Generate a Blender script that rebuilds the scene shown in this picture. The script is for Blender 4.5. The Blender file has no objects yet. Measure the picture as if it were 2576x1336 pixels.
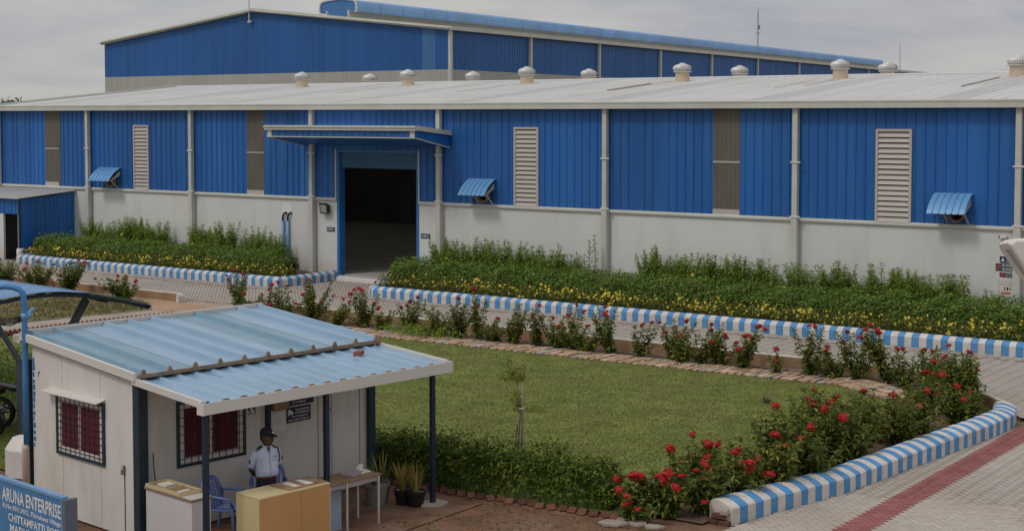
import bpy, math, random
import numpy as np
from mathutils import Vector, Matrix
R = math.radians
rnd = random.Random(7)
rng = np.random.default_rng(7)
sc = bpy.context.scene
col = sc.collection

# ------------------------------------------------------------------ camera
# site axes: x runs along the warehouse wall, y goes into it, z up, metres
cd = bpy.data.cameras.new('camera')
cam = bpy.data.objects.new('camera', cd)
col.objects.link(cam)
cam.location = (58.546, -41.532, 6.1)
cam.rotation_euler = (R(87.0), 0, R(35.715))
cd.sensor_width = 36.0
cd.lens = 36.0 * 3750 / 2576
cd.shift_y = -178.5 / 2576
cd.clip_end = 6000
cd.clip_start = 0.1
sc.camera = cam

# ------------------------------------------------------------------ sky, sun, exposure
TOSUN = Vector((-0.18, -0.60, 0.80)).normalized()
world = bpy.data.worlds.new('World')
sc.world = world
world.use_nodes = True
wn, wl = world.node_tree.nodes, world.node_tree.links
wn.clear()
wout = wn.new('ShaderNodeOutputWorld')
sky = wn.new('ShaderNodeTexSky')
sky.sky_type = 'NISHITA'
sky.sun_disc = False
sky.sun_elevation = math.asin(TOSUN.z)
sky.sun_rotation = math.atan2(TOSUN.x, TOSUN.y)
bg1 = wn.new('ShaderNodeBackground')
bg1.inputs['Strength'].default_value = 0.06
wl.new(sky.outputs[0], bg1.inputs['Color'])
tc = wn.new('ShaderNodeTexCoord')
mp = wn.new('ShaderNodeMapping')
mp.inputs['Scale'].default_value = (2.2, 2.2, 11.0)
wl.new(tc.outputs['Generated'], mp.inputs['Vector'])
nz = wn.new('ShaderNodeTexNoise')
nz.inputs['Scale'].default_value = 2.3
nz.inputs['Detail'].default_value = 7
nz.inputs['Roughness'].default_value = 0.52
nz.inputs['Distortion'].default_value = 0.4
wl.new(mp.outputs[0], nz.inputs['Vector'])
cr = wn.new('ShaderNodeValToRGB')
e = cr.color_ramp.elements
e[0].position = 0.36
e[0].color = (0.345, 0.357, 0.400, 1)
e[1].position = 0.60
e[1].color = (0.475, 0.468, 0.458, 1)
wl.new(nz.outputs['Fac'], cr.inputs[0])
bg2 = wn.new('ShaderNodeBackground')
# an overcast sky brightens evenly from the horizon to the zenith
sx = wn.new('ShaderNodeSeparateXYZ')
wl.new(tc.outputs['Generated'], sx.inputs[0])
ov = wn.new('ShaderNodeMapRange')
ov.inputs['From Min'].default_value = 0.0
ov.inputs['From Max'].default_value = 1.0
ov.inputs['To Min'].default_value = 1.06
ov.inputs['To Max'].default_value = 1.95
wl.new(sx.outputs['Z'], ov.inputs[0])
wl.new(ov.outputs[0], bg2.inputs['Strength'])
wl.new(cr.outputs[0], bg2.inputs['Color'])
mx = wn.new('ShaderNodeMixShader')
mx.inputs[0].default_value = 0.95
wl.new(bg1.outputs[0], mx.inputs[1])
wl.new(bg2.outputs[0], mx.inputs[2])
wl.new(mx.outputs[0], wout.inputs['Surface'])

sl = bpy.data.lights.new('sun', 'SUN')
sl.energy = 1.05
sl.angle = R(12)
sl.color = (1.0, 0.95, 0.87)
so = bpy.data.objects.new('sun', sl)
col.objects.link(so)
so.rotation_euler = TOSUN.to_track_quat('Z', 'Y').to_euler()
so.location = (20, -20, 40)

sc.view_settings.view_transform = 'Standard'
sc.view_settings.look = 'None'
sc.view_settings.exposure = 0.0
sc.view_settings.gamma = 1.0
sc.view_settings.use_curve_mapping = False

# ------------------------------------------------------------------ materials
def pm(name, c, rough=0.6, var=0.12, scale=2.0, bump=0.0, bscale=30.0, metal=0.0, dirt=None, dirt_amt=0.5, dscale=0.6,
       spec=0.4, vstretch=1.0, island=0.0):
    """procedural surface: base colour with noise variation, optional stains, fine relief, per piece variation"""
    m = bpy.data.materials.new(name)
    m.use_nodes = True
    n, l = m.node_tree.nodes, m.node_tree.links
    b = n['Principled BSDF']
    b.inputs['Roughness'].default_value = rough
    b.inputs['Metallic'].default_value = metal
    b.inputs['Specular IOR Level'].default_value = spec
    g = n.new('ShaderNodeNewGeometry')
    mpn = n.new('ShaderNodeMapping')
    mpn.inputs['Scale'].default_value = (1, 1, vstretch)
    l.new(g.outputs['Position'], mpn.inputs['Vector'])
    t = n.new('ShaderNodeTexNoise')
    t.inputs['Scale'].default_value = scale
    t.inputs['Detail'].default_value = 6
    l.new(mpn.outputs[0], t.inputs['Vector'])
    r = n.new('ShaderNodeValToRGB')
    r.color_ramp.elements[0].position = 0.3
    r.color_ramp.elements[1].position = 0.7
    lo = [max(0, x * (1 - var)) for x in c]
    hi = [min(1, x * (1 + var)) for x in c]
    r.color_ramp.elements[0].color = (*lo, 1)
    r.color_ramp.elements[1].color = (*hi, 1)
    l.new(t.outputs['Fac'], r.inputs[0])
    out = r.outputs[0]
    if dirt:
        t2 = n.new('ShaderNodeTexNoise')
        t2.inputs['Scale'].default_value = dscale
        t2.inputs['Detail'].default_value = 8
        t2.inputs['Roughness'].default_value = 0.65
        l.new(mpn.outputs[0], t2.inputs['Vector'])
        r2 = n.new('ShaderNodeValToRGB')
        r2.color_ramp.elements[0].position = 0.48
        r2.color_ramp.elements[0].color = (0, 0, 0, 1)
        r2.color_ramp.elements[1].position = 0.75
        r2.color_ramp.elements[1].color = (dirt_amt,) * 3 + (1,)
        l.new(t2.outputs['Fac'], r2.inputs[0])
        mxn = n.new('ShaderNodeMixRGB')
        l.new(r2.outputs[0], mxn.inputs[0])
        l.new(out, mxn.inputs[1])
        mxn.inputs[2].default_value = (*dirt, 1)
        out = mxn.outputs[0]
    if island:
        hsv = n.new('ShaderNodeHueSaturation')
        mr = n.new('ShaderNodeMapRange')
        mr.inputs['To Min'].default_value = 1 - island
        mr.inputs['To Max'].default_value = 1 + island
        oi = n.new('ShaderNodeObjectInfo')
        ad = n.new('ShaderNodeMath')
        ad.operation = 'ADD'
        fr = n.new('ShaderNodeMath')
        fr.operation = 'FRACT'
        l.new(g.outputs['Random Per Island'], ad.inputs[0])
        l.new(oi.outputs['Random'], ad.inputs[1])
        l.new(ad.outputs[0], fr.inputs[0])
        l.new(fr.outputs[0], mr.inputs[0])
        l.new(mr.outputs[0], hsv.inputs['Value'])
        l.new(out, hsv.inputs['Color'])
        out = hsv.outputs[0]
    l.new(out, b.inputs['Base Color'])
    if bump:
        t3 = n.new('ShaderNodeTexNoise')
        t3.inputs['Scale'].default_value = bscale
        t3.inputs['Detail'].default_value = 5
        l.new(g.outputs['Position'], t3.inputs['Vector'])
        bp = n.new('ShaderNodeBump')
        bp.inputs['Strength'].default_value = bump
        bp.inputs['Distance'].default_value = 0.03
        l.new(t3.outputs['Fac'], bp.inputs['Height'])
        l.new(bp.outputs[0], b.inputs['Normal'])
    return m

def leafm(name, stops, rough=0.5, trans=0.25, patch=None):
    """foliage: each leaf takes its own colour from the ramp; optional soil-scale patches"""
    m = bpy.data.materials.new(name)
    m.use_nodes = True
    n, l = m.node_tree.nodes, m.node_tree.links
    b = n['Principled BSDF']
    b.inputs['Roughness'].default_value = rough
    b.inputs['Specular IOR Level'].default_value = 0.12
    g = n.new('ShaderNodeNewGeometry')
    r = n.new('ShaderNodeValToRGB')
    while len(r.color_ramp.elements) < len(stops):
        r.color_ramp.elements.new(0.5)
    for el, (p, c) in zip(r.color_ramp.elements, stops):
        el.position = p
        el.color = (*c, 1)
    src = g.outputs['Random Per Island']
    if patch:
        t = n.new('ShaderNodeTexNoise')
        t.inputs['Scale'].default_value = patch
        t.inputs['Detail'].default_value = 8
        t.inputs['Roughness'].default_value = 0.62
        l.new(g.outputs['Position'], t.inputs['Vector'])
        mr = n.new('ShaderNodeMapRange')
        mr.inputs['From Min'].default_value = 0.28
        mr.inputs['From Max'].default_value = 0.72
        l.new(t.outputs['Fac'], mr.inputs[0])
        mm = n.new('ShaderNodeMix')
        mm.inputs[0].default_value = 0.86
        l.new(src, mm.inputs[2])
        l.new(mr.outputs[0], mm.inputs[3])
        src = mm.outputs[0]
    l.new(src, r.inputs[0])
    l.new(r.outputs[0], b.inputs['Base Color'])
    tr = n.new('ShaderNodeBsdfTranslucent')
    l.new(r.outputs[0], tr.inputs['Color'])
    ms = n.new('ShaderNodeMixShader')
    ms.inputs[0].default_value = trans
    l.new(b.outputs[0], ms.inputs[1])
    l.new(tr.outputs[0], ms.inputs[2])
    l.new(ms.outputs[0], n['Material Output'].inputs['Surface'])
    return m

M = dict(
    clad=pm('blue_cladding', (0.016, 0.112, 0.37), 0.42, 0.15, 0.6, vstretch=0.10, island=0.09, dirt=(0.035, 0.14, 0.32), dirt_amt=0.8, dscale=2.4),
    clad2=pm('hall_cladding', (0.016, 0.102, 0.32), 0.45, 0.12, 0.25, vstretch=0.3, island=0.04),
    clad2b=pm('hall_pale_sheet', (0.05, 0.16, 0.36), 0.45, 0.06, 0.5),
    skyblue=pm('light_blue_sheet', (0.125, 0.315, 0.58), 0.36, 0.10, 1.2, dirt=(0.16, 0.30, 0.42), dirt_amt=0.4, dscale=1.5, spec=0.5),
    roofblue=pm('booth_roof_blue', (0.225, 0.35, 0.48), 0.30, 0.10, 1.0, dirt=(0.21, 0.34, 0.43), dirt_amt=0.75, dscale=1.4, spec=0.55, vstretch=0.3),
    rooftint=pm('booth_roof_faded', (0.155, 0.275, 0.365), 0.34, 0.12, 1.6, dirt=(0.22, 0.33, 0.38), dirt_amt=0.7, dscale=2.2, spec=0.5),
    hoodblue=pm('monitor_blue', (0.22, 0.40, 0.66), 0.5, 0.10, 0.4, island=0.06),
    wall=pm('white_render', (0.625, 0.625, 0.61), 0.8, 0.05, 0.35, bump=0.05, bscale=40, dirt=(0.46, 0.45, 0.42), dirt_amt=0.55, dscale=1.4, vstretch=0.22),
    patch=pm('fresh_plaster', (0.70, 0.70, 0.69), 0.8, 0.03, 2),
    trim=pm('cream_trim', (0.52, 0.52, 0.47), 0.5, 0.07, 1.5, dirt=(0.38, 0.37, 0.32), dirt_amt=0.4),
    roofw=pm('white_roof_sheet', (0.56, 0.56, 0.55), 0.5, 0.05, 0.5, dirt=(0.50, 0.46, 0.41), dirt_amt=0.5, dscale=0.35),
    seam=pm('rusty_seam', (0.46, 0.40, 0.37), 0.7, 0.2, 3),
    greyclad=pm('grey_cladding', (0.38, 0.38, 0.35), 0.5, 0.07, 0.4),
    frp=pm('dusty_translucent_sheet', (0.175, 0.16, 0.135), 0.5, 0.18, 1.2, dirt=(0.19, 0.17, 0.13), dirt_amt=0.5, dscale=1.2, vstretch=0.4),
    louv=pm('louvre_beige', (0.47, 0.43, 0.39), 0.5, 0.06, 1),
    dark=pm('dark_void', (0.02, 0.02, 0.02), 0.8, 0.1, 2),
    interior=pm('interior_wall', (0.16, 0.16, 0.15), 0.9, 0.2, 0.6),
    floor=pm('interior_floor', (0.42, 0.40, 0.38), 0.6, 0.12, 0.8),
    shutter=pm('shutter_blue', (0.065, 0.155, 0.26), 0.45, 0.08, 1),
    jamb=pm('blue_jamb', (0.03, 0.16, 0.42), 0.4, 0.08, 2),
    steel=pm('galvanised_spinner', (0.60, 0.59, 0.58), 0.5, 0.10, 4, metal=0.35),
    vbase=pm('vent_base_beige', (0.56, 0.46, 0.34), 0.6, 0.10, 2, dirt=(0.58, 0.38, 0.22), dirt_amt=0.5, dscale=1.5),
    navy=pm('navy_paint', (0.014, 0.024, 0.045), 0.4, 0.15, 3),
    teal=pm('dark_teal_paint', (0.016, 0.036, 0.052), 0.4, 0.2, 3),
    cabin=pm('cabin_panel', (0.65, 0.62, 0.575), 0.6, 0.05, 0.8, dirt=(0.37, 0.325, 0.27), dirt_amt=0.55, dscale=1.6, vstretch=0.4),
    white=pm('white_pvc', (0.62, 0.59, 0.55), 0.45, 0.05, 2, dirt=(0.46, 0.41, 0.36), dirt_amt=0.35, dscale=2),
    curtain=pm('maroon_curtain', (0.10, 0.012, 0.022), 0.85, 0.25, 9, vstretch=0.1),
    grille=pm('grille_black', (0.025, 0.027, 0.027), 0.5, 0.1, 3),
    kw=pm('kerb_white', (0.60, 0.56, 0.52), 0.85, 0.07, 3, bump=0.2, bscale=35, dirt=(0.42, 0.33, 0.25), dirt_amt=0.75, dscale=3.5),
    kb=pm('kerb_blue', (0.075, 0.25, 0.51), 0.8, 0.12, 3, bump=0.2, bscale=35, dirt=(0.16, 0.28, 0.42), dirt_amt=0.7, dscale=3.5),
    clod=pm('soil_stained_brick', (0.135, 0.058, 0.038), 0.95, 0.3, 6, bump=0.3, bscale=40, island=0.25),
    kerbin=pm('bare_kerb_plaster', (0.29, 0.175, 0.095), 0.9, 0.2, 1.5, bump=0.2, bscale=30, dirt=(0.34, 0.27, 0.20), dirt_amt=0.7, dscale=0.8),
    brick=pm('red_brick', (0.19, 0.068, 0.045), 0.85, 0.25, 5, bump=0.2, bscale=50, island=0.2),
    soil=pm('red_soil', (0.150, 0.074, 0.044), 0.95, 0.3, 2.5, bump=0.6, bscale=14, dirt=(0.24, 0.155, 0.11), dirt_amt=0.9, dscale=1.1),
    bedsoil=pm('bed_soil', (0.12, 0.075, 0.05), 0.95, 0.3, 3, bump=0.5, bscale=16, dirt=(0.20, 0.13, 0.09), dirt_amt=0.6, dscale=1.2),
    dirt=pm('dirt_track', (0.36, 0.235, 0.15), 0.95, 0.18, 0.8, bump=0.4, bscale=9, dirt=(0.42, 0.31, 0.23), dirt_amt=0.8, dscale=0.7),
    dry=pm('dry_ground', (0.155, 0.135, 0.06), 0.95, 0.3, 1.0, bump=0.5, bscale=12, dirt=(0.25, 0.19, 0.11), dirt_amt=0.6, dscale=0.8),
    ground=pm('far_ground', (0.20, 0.16, 0.10), 0.95, 0.25, 0.05),
    concrete=pm('concrete', (0.33, 0.285, 0.245), 0.85, 0.15, 2, bump=0.25, bscale=25, dirt=(0.24, 0.18, 0.13), dirt_amt=0.5),
    joint=pm('paver_joint_sand', (0.35, 0.305, 0.255), 0.95, 0.2, 1.2, bump=0.3, bscale=20),
    paver=pm('paver_grey', (0.405, 0.362, 0.315), 0.85, 0.09, 0.5, bump=0.15, bscale=50, island=0.06, dirt=(0.33, 0.235, 0.16), dirt_amt=0.45, dscale=0.35),
    paverred=pm('paver_red', (0.27, 0.095, 0.085), 0.85, 0.12, 1.5, bump=0.15, bscale=50, island=0.12),
    paverfade=pm('paver_red_faded', (0.31, 0.19, 0.17), 0.85, 0.15, 1.5, island=0.12),
    stone=pm('path_stone', (0.44, 0.305, 0.20), 0.85, 0.16, 3, bump=0.3, bscale=25, island=0.22, dirt=(0.36, 0.30, 0.25), dirt_amt=0.5, dscale=2),
    stonegrey=pm('path_stone_grey', (0.36, 0.34, 0.32), 0.85, 0.16, 3, bump=0.3, bscale=25, island=0.15),
    turf=pm('lawn_turf', (0.14, 0.158, 0.034), 0.95, 0.28, 1.5, bump=0.5, bscale=40, dirt=(0.15, 0.125, 0.04), dirt_amt=0.7, dscale=0.6),
    trunk=pm('bark', (0.14, 0.10, 0.065), 0.9, 0.25, 8, bump=0.3, bscale=30),
    stem=pm('green_stem', (0.10, 0.085, 0.04), 0.8, 0.2, 8),
    stake=pm('grey_stake', (0.30, 0.27, 0.22), 0.85, 0.2, 5),
    red=pm('red_blossom', (0.43, 0.009, 0.013), 0.55, 0.25, 12, island=0.3),
    yellow=pm('yellow_blossom', (0.72, 0.55, 0.055), 0.6, 0.15, 12, island=0.2),
    pipeblue=pm('blue_pipe_paint', (0.05, 0.20, 0.44), 0.4, 0.12, 3, dirt=(0.10, 0.22, 0.38), dirt_amt=0.4, dscale=3),
    bluegrey=pm('blue_grey_steel', (0.12, 0.145, 0.19), 0.5, 0.12, 3),
    cream=pm('cream_pipe', (0.48, 0.40, 0.34), 0.5, 0.1, 3, dirt=(0.30, 0.14, 0.07), dirt_amt=0.5, dscale=3),
    deskf=pm('desk_front_tan', (0.50, 0.27, 0.105), 0.5, 0.06, 1.5, spec=0.4),
    desky=pm('desk_cream', (0.56, 0.46, 0.25), 0.5, 0.05, 2),
    lam=pm('white_laminate', (0.60, 0.575, 0.57), 0.4, 0.04, 2, dirt=(0.5, 0.44, 0.38), dirt_amt=0.3, dscale=2),
    wood=pm('brown_ply', (0.25, 0.145, 0.085), 0.5, 0.2, 5, dirt=(0.33, 0.22, 0.14), dirt_amt=0.5, dscale=3),
    tray=pm('wood_tray', (0.30, 0.19, 0.12), 0.6, 0.2, 8),
    paper=pm('paper', (0.66, 0.63, 0.58), 0.8, 0.05, 5),
    chair=pm('blue_plastic', (0.13, 0.19, 0.43), 0.35, 0.06, 3),
    boxblue=pm('pale_blue_box', (0.30, 0.38, 0.46), 0.6, 0.1, 3),
    lilac=pm('lilac_box', (0.34, 0.29, 0.31), 0.6, 0.1, 3),
    signblue=pm('sign_blue', (0.065, 0.205, 0.42), 0.45, 0.12, 1.5, dirt=(0.11, 0.24, 0.40), dirt_amt=0.5, dscale=2),
    signedge=pm('sign_edge', (0.15, 0.30, 0.52), 0.45, 0.1, 3),
    navysign=pm('navy_sign', (0.018, 0.02, 0.075), 0.4, 0.1, 3),
    greensign=pm('green_sign', (0.02, 0.075, 0.07), 0.4, 0.1, 3),
    purplesign=pm('purple_sign', (0.06, 0.02, 0.09), 0.4, 0.1, 3),
    letter=pm('white_lettering', (0.68, 0.68, 0.68), 0.6, 0.03, 3),
    redink=pm('red_ink', (0.5, 0.06, 0.05), 0.6, 0.05, 3),
    greyink=pm('grey_ink', (0.30, 0.30, 0.38), 0.6, 0.05, 3),
    black=pm('black_plastic', (0.012, 0.012, 0.013), 0.45, 0.1, 5),
    pot=pm('grey_pot', (0.17, 0.155, 0.125), 0.8, 0.2, 5, bump=0.2),
    skin=pm('brown_skin', (0.085, 0.043, 0.027), 0.55, 0.1, 20),
    shirt=pm('pale_blue_shirt', (0.46, 0.49, 0.63), 0.85, 0.05, 12, bump=0.04, bscale=25),
    trousers=pm('black_trousers', (0.012, 0.012, 0.015), 0.85, 0.1, 20),
    cap=pm('black_cap', (0.014, 0.011, 0.013), 0.8, 0.15, 20),
    olive=pm('olive_patch', (0.03, 0.032, 0.018), 0.85, 0.2, 20),
    glass=pm('lamp_glass', (0.32, 0.32, 0.30), 0.15, 0.05, 3, spec=0.6),
    shell=pm('white_shell', (0.66, 0.63, 0.60), 0.4, 0.05, 3, dirt=(0.50, 0.45, 0.42), dirt_amt=0.3),
    rust=pm('rusty_filler', (0.24, 0.17, 0.115), 0.9, 0.3, 9, dirt=(0.36, 0.21, 0.12), dirt_amt=0.6, dscale=6),
    chrome=pm('bike_metal', (0.12, 0.12, 0.13), 0.35, 0.1, 5, metal=0.7),
    tank=pm('bike_tank', (0.10, 0.012, 0.012), 0.3, 0.1, 5),
    tank2=pm('bike_tank_blue', (0.012, 0.025, 0.06), 0.3, 0.1, 5),
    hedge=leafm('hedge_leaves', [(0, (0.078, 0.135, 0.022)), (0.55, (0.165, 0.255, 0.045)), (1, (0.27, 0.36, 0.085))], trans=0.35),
    hedgecore=pm('hedge_twigs', (0.062, 0.098, 0.022), 0.95, 0.4, 6, bump=0.6, bscale=15),
    shrub=leafm('light_shrub_leaves', [(0, (0.13, 0.205, 0.030)), (0.5, (0.23, 0.335, 0.055)), (1, (0.33, 0.44, 0.10))], trans=0.45),
    flow=leafm('bed_leaves', [(0, (0.07, 0.09, 0.02)), (0.5, (0.145, 0.165, 0.04)), (1, (0.23, 0.24, 0.06))]),
    ixora=leafm('glossy_leaves', [(0, (0.055, 0.088, 0.018)), (0.5, (0.125, 0.170, 0.036)), (0.84, (0.205, 0.235, 0.05)), (0.95, (0.32, 0.31, 0.07)), (1, (0.24, 0.10, 0.05))], rough=0.4, trans=0.38),
    ixora2=leafm('yellowish_leaves', [(0, (0.05, 0.085, 0.02)), (0.45, (0.115, 0.155, 0.035)), (0.8, (0.24, 0.26, 0.05)), (1, (0.40, 0.36, 0.07))], rough=0.4, trans=0.38),
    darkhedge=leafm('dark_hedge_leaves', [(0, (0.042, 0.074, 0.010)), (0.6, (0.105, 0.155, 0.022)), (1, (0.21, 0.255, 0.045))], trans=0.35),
    grass=leafm('grass_blades', [(0, (0.085, 0.145, 0.022)), (0.45, (0.128, 0.172, 0.028)), (0.75, (0.172, 0.180, 0.036)), (1, (0.225, 0.190, 0.050))], rough=0.9, trans=0.3, patch=0.5),
    drygrass=leafm('dry_grass_blades', [(0, (0.09, 0.11, 0.032)), (0.5, (0.17, 0.15, 0.055)), (1, (0.30, 0.22, 0.10))], rough=0.7, trans=0.3, patch=0.5),
    sap=leafm('sapling_leaves', [(0, (0.16, 0.20, 0.04)), (0.6, (0.26, 0.30, 0.06)), (1, (0.38, 0.38, 0.08))], trans=0.5),
    strap=leafm('strap_leaves', [(0, (0.13, 0.15, 0.04)), (0.5, (0.27, 0.22, 0.065)), (1, (0.40, 0.27, 0.10))]),
    potgreen=leafm('pot_green_leaves', [(0, (0.04, 0.09, 0.03)), (1, (0.13, 0.20, 0.06))]),
    tree=leafm('far_tree_leaves', [(0, (0.03, 0.045, 0.02)), (1, (0.09, 0.11, 0.045))]),
)

_m = M['wall']
_n, _l = _m.node_tree.nodes, _m.node_tree.links
_g = _n.new('ShaderNodeNewGeometry')
_s = _n.new('ShaderNodeSeparateXYZ')
_l.new(_g.outputs['Position'], _s.inputs[0])
_r = _n.new('ShaderNodeMapRange')
_r.inputs['From Min'].default_value = 0.0
_r.inputs['From Max'].default_value = 0.75
_r.inputs['To Min'].default_value = 0.85
_r.inputs['To Max'].default_value = 0.0
_l.new(_s.outputs['Z'], _r.inputs[0])
_t = _n.new('ShaderNodeTexNoise')
_t.inputs['Scale'].default_value = 3.0
_t.inputs['Detail'].default_value = 8
_l.new(_g.outputs['Position'], _t.inputs['Vector'])
_u = _n.new('ShaderNodeMath')
_u.operation = 'MULTIPLY'
_l.new(_r.outputs[0], _u.inputs[0])
_l.new(_t.outputs['Fac'], _u.inputs[1])
_x = _n.new('ShaderNodeMixRGB')
_b = _n['Principled BSDF']
_l.new(_u.outputs[0], _x.inputs[0])
_l.new(_b.inputs['Base Color'].links[0].from_socket, _x.inputs[1])
_x.inputs[2].default_value = (0.36, 0.27, 0.20, 1)
_l.new(_x.outputs[0], _b.inputs['Base Color'])
M['rooffrp'] = pm('milky_roof_sheet', (0.70, 0.70, 0.69), 0.5, 0.05, 0.5)  # translucent roof sheets added to let daylight brighten the warehouse interior
for _m in (M['frp'], M['rooffrp']):
    _n, _l = _m.node_tree.nodes, _m.node_tree.links
    _t = _n.new('ShaderNodeBsdfTranslucent')
    _t.inputs['Color'].default_value = (0.55, 0.52, 0.45, 1)
    _x = _n.new('ShaderNodeMixShader')
    _x.inputs[0].default_value = 0.3
    _l.new(_n['Principled BSDF'].outputs[0], _x.inputs[1])
    _l.new(_t.outputs[0], _x.inputs[2])
    _l.new(_x.outputs[0], _n['Material Output'].inputs['Surface'])

# ------------------------------------------------------------------ mesh helpers
class MB:
    def __init__(s):
        s.v, s.f, s.m = [], [], []
    def add(s, vs, fs, m=0):
        o = len(s.v)
        s.v += [tuple(p) for p in vs]
        s.f += [tuple(i + o for i in q) for q in fs]
        s.m += [m] * len(fs)
        return s
    def box(s, x0, x1, y0, y1, z0, z1, m=0):
        vs = [(x, y, z) for z in (z0, z1) for y in (y0, y1) for x in (x0, x1)]
        return s.add(vs, [(0, 2, 3, 1), (4, 5, 7, 6), (0, 1, 5, 4), (2, 6, 7, 3), (0, 4, 6, 2), (1, 3, 7, 5)], m)
    def obox(s, c, ax, ay, az, m=0):
        c, ax, ay, az = map(Vector, (c, ax, ay, az))
        vs = [c + ax * i + ay * j + az * k for k in (-1, 1) for j in (-1, 1) for i in (-1, 1)]
        return s.add(vs, [(0, 2, 3, 1), (4, 5, 7, 6), (0, 1, 5, 4), (2, 6, 7, 3), (0, 4, 6, 2), (1, 3, 7, 5)], m)
    def bar(s, a, b, w, h=None, m=0, up=(0, 0, 1)):
        a, b = Vector(a), Vector(b)
        h = h or w
        d = b - a
        dn = d.normalized()
        u = Vector(up)
        if abs(dn.dot(u)) > 0.95:
            u = Vector((0, 1, 0))
        x = dn.cross(u).normalized()
        z = x.cross(dn).normalized()
        return s.obox((a + b) / 2, x * w / 2, d / 2, z * h / 2, m)
    def extrude(s, prof, vec, m=0, caps=True):
        """prof: closed outline of 3D points, swept along vec"""
        n = len(prof)
        vec = Vector(vec)
        vs = [Vector(p) for p in prof] + [Vector(p) + vec for p in prof]
        fs = [(i, (i + 1) % n, (i + 1) % n + n, i + n) for i in range(n)]
        if caps:
            fs += [tuple(range(n))[::-1], tuple(range(n, 2 * n))]
        return s.add(vs, fs, m)
    def strip(s, prof, vec, m=0):
        """open outline swept along vec (a sheet)"""
        n = len(prof)
        vec = Vector(vec)
        vs = [Vector(p) for p in prof] + [Vector(p) + vec for p in prof]
        return s.add(vs, [(i, i + 1, i + 1 + n, i + n) for i in range(n - 1)], m)
    def tube(s, pts, r, n=8, m=0, caps=True):
        pts = [Vector(p) for p in pts]
        rs = r if isinstance(r, (list, tuple)) else [r] * len(pts)
        vs, fs = [], []
        px = None
        for i, p in enumerate(pts):
            d = (pts[min(i + 1, len(pts) - 1)] - pts[max(i - 1, 0)]).normalized()
            if px is None:
                px = d.orthogonal().normalized()
            px = (px - d * px.dot(d)).normalized()
            y = d.cross(px)
            for k in range(n):
                a = 2 * math.pi * k / n
                vs.append(p + (px * math.cos(a) + y * math.sin(a)) * rs[i])
        for i in range(len(pts) - 1):
            for k in range(n):
                fs.append((i * n + k, i * n + (k + 1) % n, (i + 1) * n + (k + 1) % n, (i + 1) * n + k))
        if caps:
            fs += [tuple(range(n))[::-1], tuple(range((len(pts) - 1) * n, len(pts) * n))]
        return s.add(vs, fs, m)
    def lathe(s, prof, n=16, c=(0, 0, 0), m=0, sx=1, sy=1):
        vs, fs = [], []
        for r, z in prof:
            for k in range(n):
                a = 2 * math.pi * k / n
                vs.append((c[0] + r * math.cos(a) * sx, c[1] + r * math.sin(a) * sy, c[2] + z))
        for i in range(len(prof) - 1):
            for k in range(n):
                fs.append((i * n + k, i * n + (k + 1) % n, (i + 1) * n + (k + 1) % n, (i + 1) * n + k))
        fs += [tuple(range(n))[::-1], tuple(range((len(prof) - 1) * n, len(prof) * n))]
        return s.add(vs, fs, m)
    def loft(s, rings, m=0, caps=True):
        n = len(rings[0])
        vs = [p for r in rings for p in r]
        fs = []
        for i in range(len(rings) - 1):
            for k in range(n):
                fs.append((i * n + k, i * n + (k + 1) % n, (i + 1) * n + (k + 1) % n, (i + 1) * n + k))
        if caps:
            fs += [tuple(range(n))[::-1], tuple(range((len(rings) - 1) * n, len(rings) * n))]
        return s.add(vs, fs, m)
    def mesh(s, name, mats, smooth=False):
        me = bpy.data.meshes.new(name)
        me.from_pydata([tuple(p) for p in s.v], [], s.f)
        mats = mats if isinstance(mats, (list, tuple)) else [mats]
        for k in mats:
            me.materials.append(k)
        if len(mats) > 1:
            me.polygons.foreach_set('material_index', s.m)
        if smooth:
            me.polygons.foreach_set('use_smooth', [True] * len(s.f))
        me.update()
        return me
    def build(s, name, mats, parent=None, loc=(0, 0, 0), rz=0, smooth=False, bev=0):
        return link(name, s.mesh(name, mats, smooth), parent, loc, rz, bev)

def link(name, me, parent=None, loc=(0, 0, 0), rz=0, bev=0):
    o = bpy.data.objects.new(name, me)
    col.objects.link(o)
    o.location = loc
    if rz:
        o.rotation_euler = (0, 0, rz)
    if parent:
        o.parent = parent
    if bev:
        b = o.modifiers.new('bevel', 'BEVEL')
        b.width = bev
        b.segments = 2
        b.limit_method = 'ANGLE'
    return o

def tag(o, label=None, cat=None, group=None, kind=None):
    if label: o['label'] = label
    if cat: o['category'] = cat
    if group: o['group'] = group
    if kind: o['kind'] = kind
    return o

def thing(name, label, cat, loc=(0, 0, 0), rz=0, group=None):
    o = bpy.data.objects.new(name, None)
    o.empty_display_size = 0.2
    col.objects.link(o)
    o.location = loc
    o.rotation_euler = (0, 0, rz)
    return tag(o, label, cat, group)

def struct(name, me_or_mb, mats=None):
    o = me_or_mb.build(name, mats) if isinstance(me_or_mb, MB) else link(name, me_or_mb)
    o['kind'] = 'structure'
    return o

def fast_mesh(name, V, F, mats, midx=None):
    me = bpy.data.meshes.new(name)
    V = np.ascontiguousarray(V, dtype=np.float32)
    F = np.ascontiguousarray(F, dtype=np.int32)
    k = F.shape[1]
    me.vertices.add(len(V))
    me.vertices.foreach_set('co', V.ravel())
    me.loops.add(F.size)
    me.loops.foreach_set('vertex_index', F.ravel())
    me.polygons.add(len(F))
    me.polygons.foreach_set('loop_start', np.arange(0, F.size, k, dtype=np.int32))
    mats = mats if isinstance(mats, (list, tuple)) else [mats]
    for m in mats:
        me.materials.append(m)
    if midx is not None:
        me.polygons.foreach_set('material_index', np.ascontiguousarray(midx, dtype=np.int32))
    me.update(calc_edges=True)
    return me

def unit(a):
    return a / np.maximum(np.linalg.norm(a, axis=1, keepdims=True), 1e-6)

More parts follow.
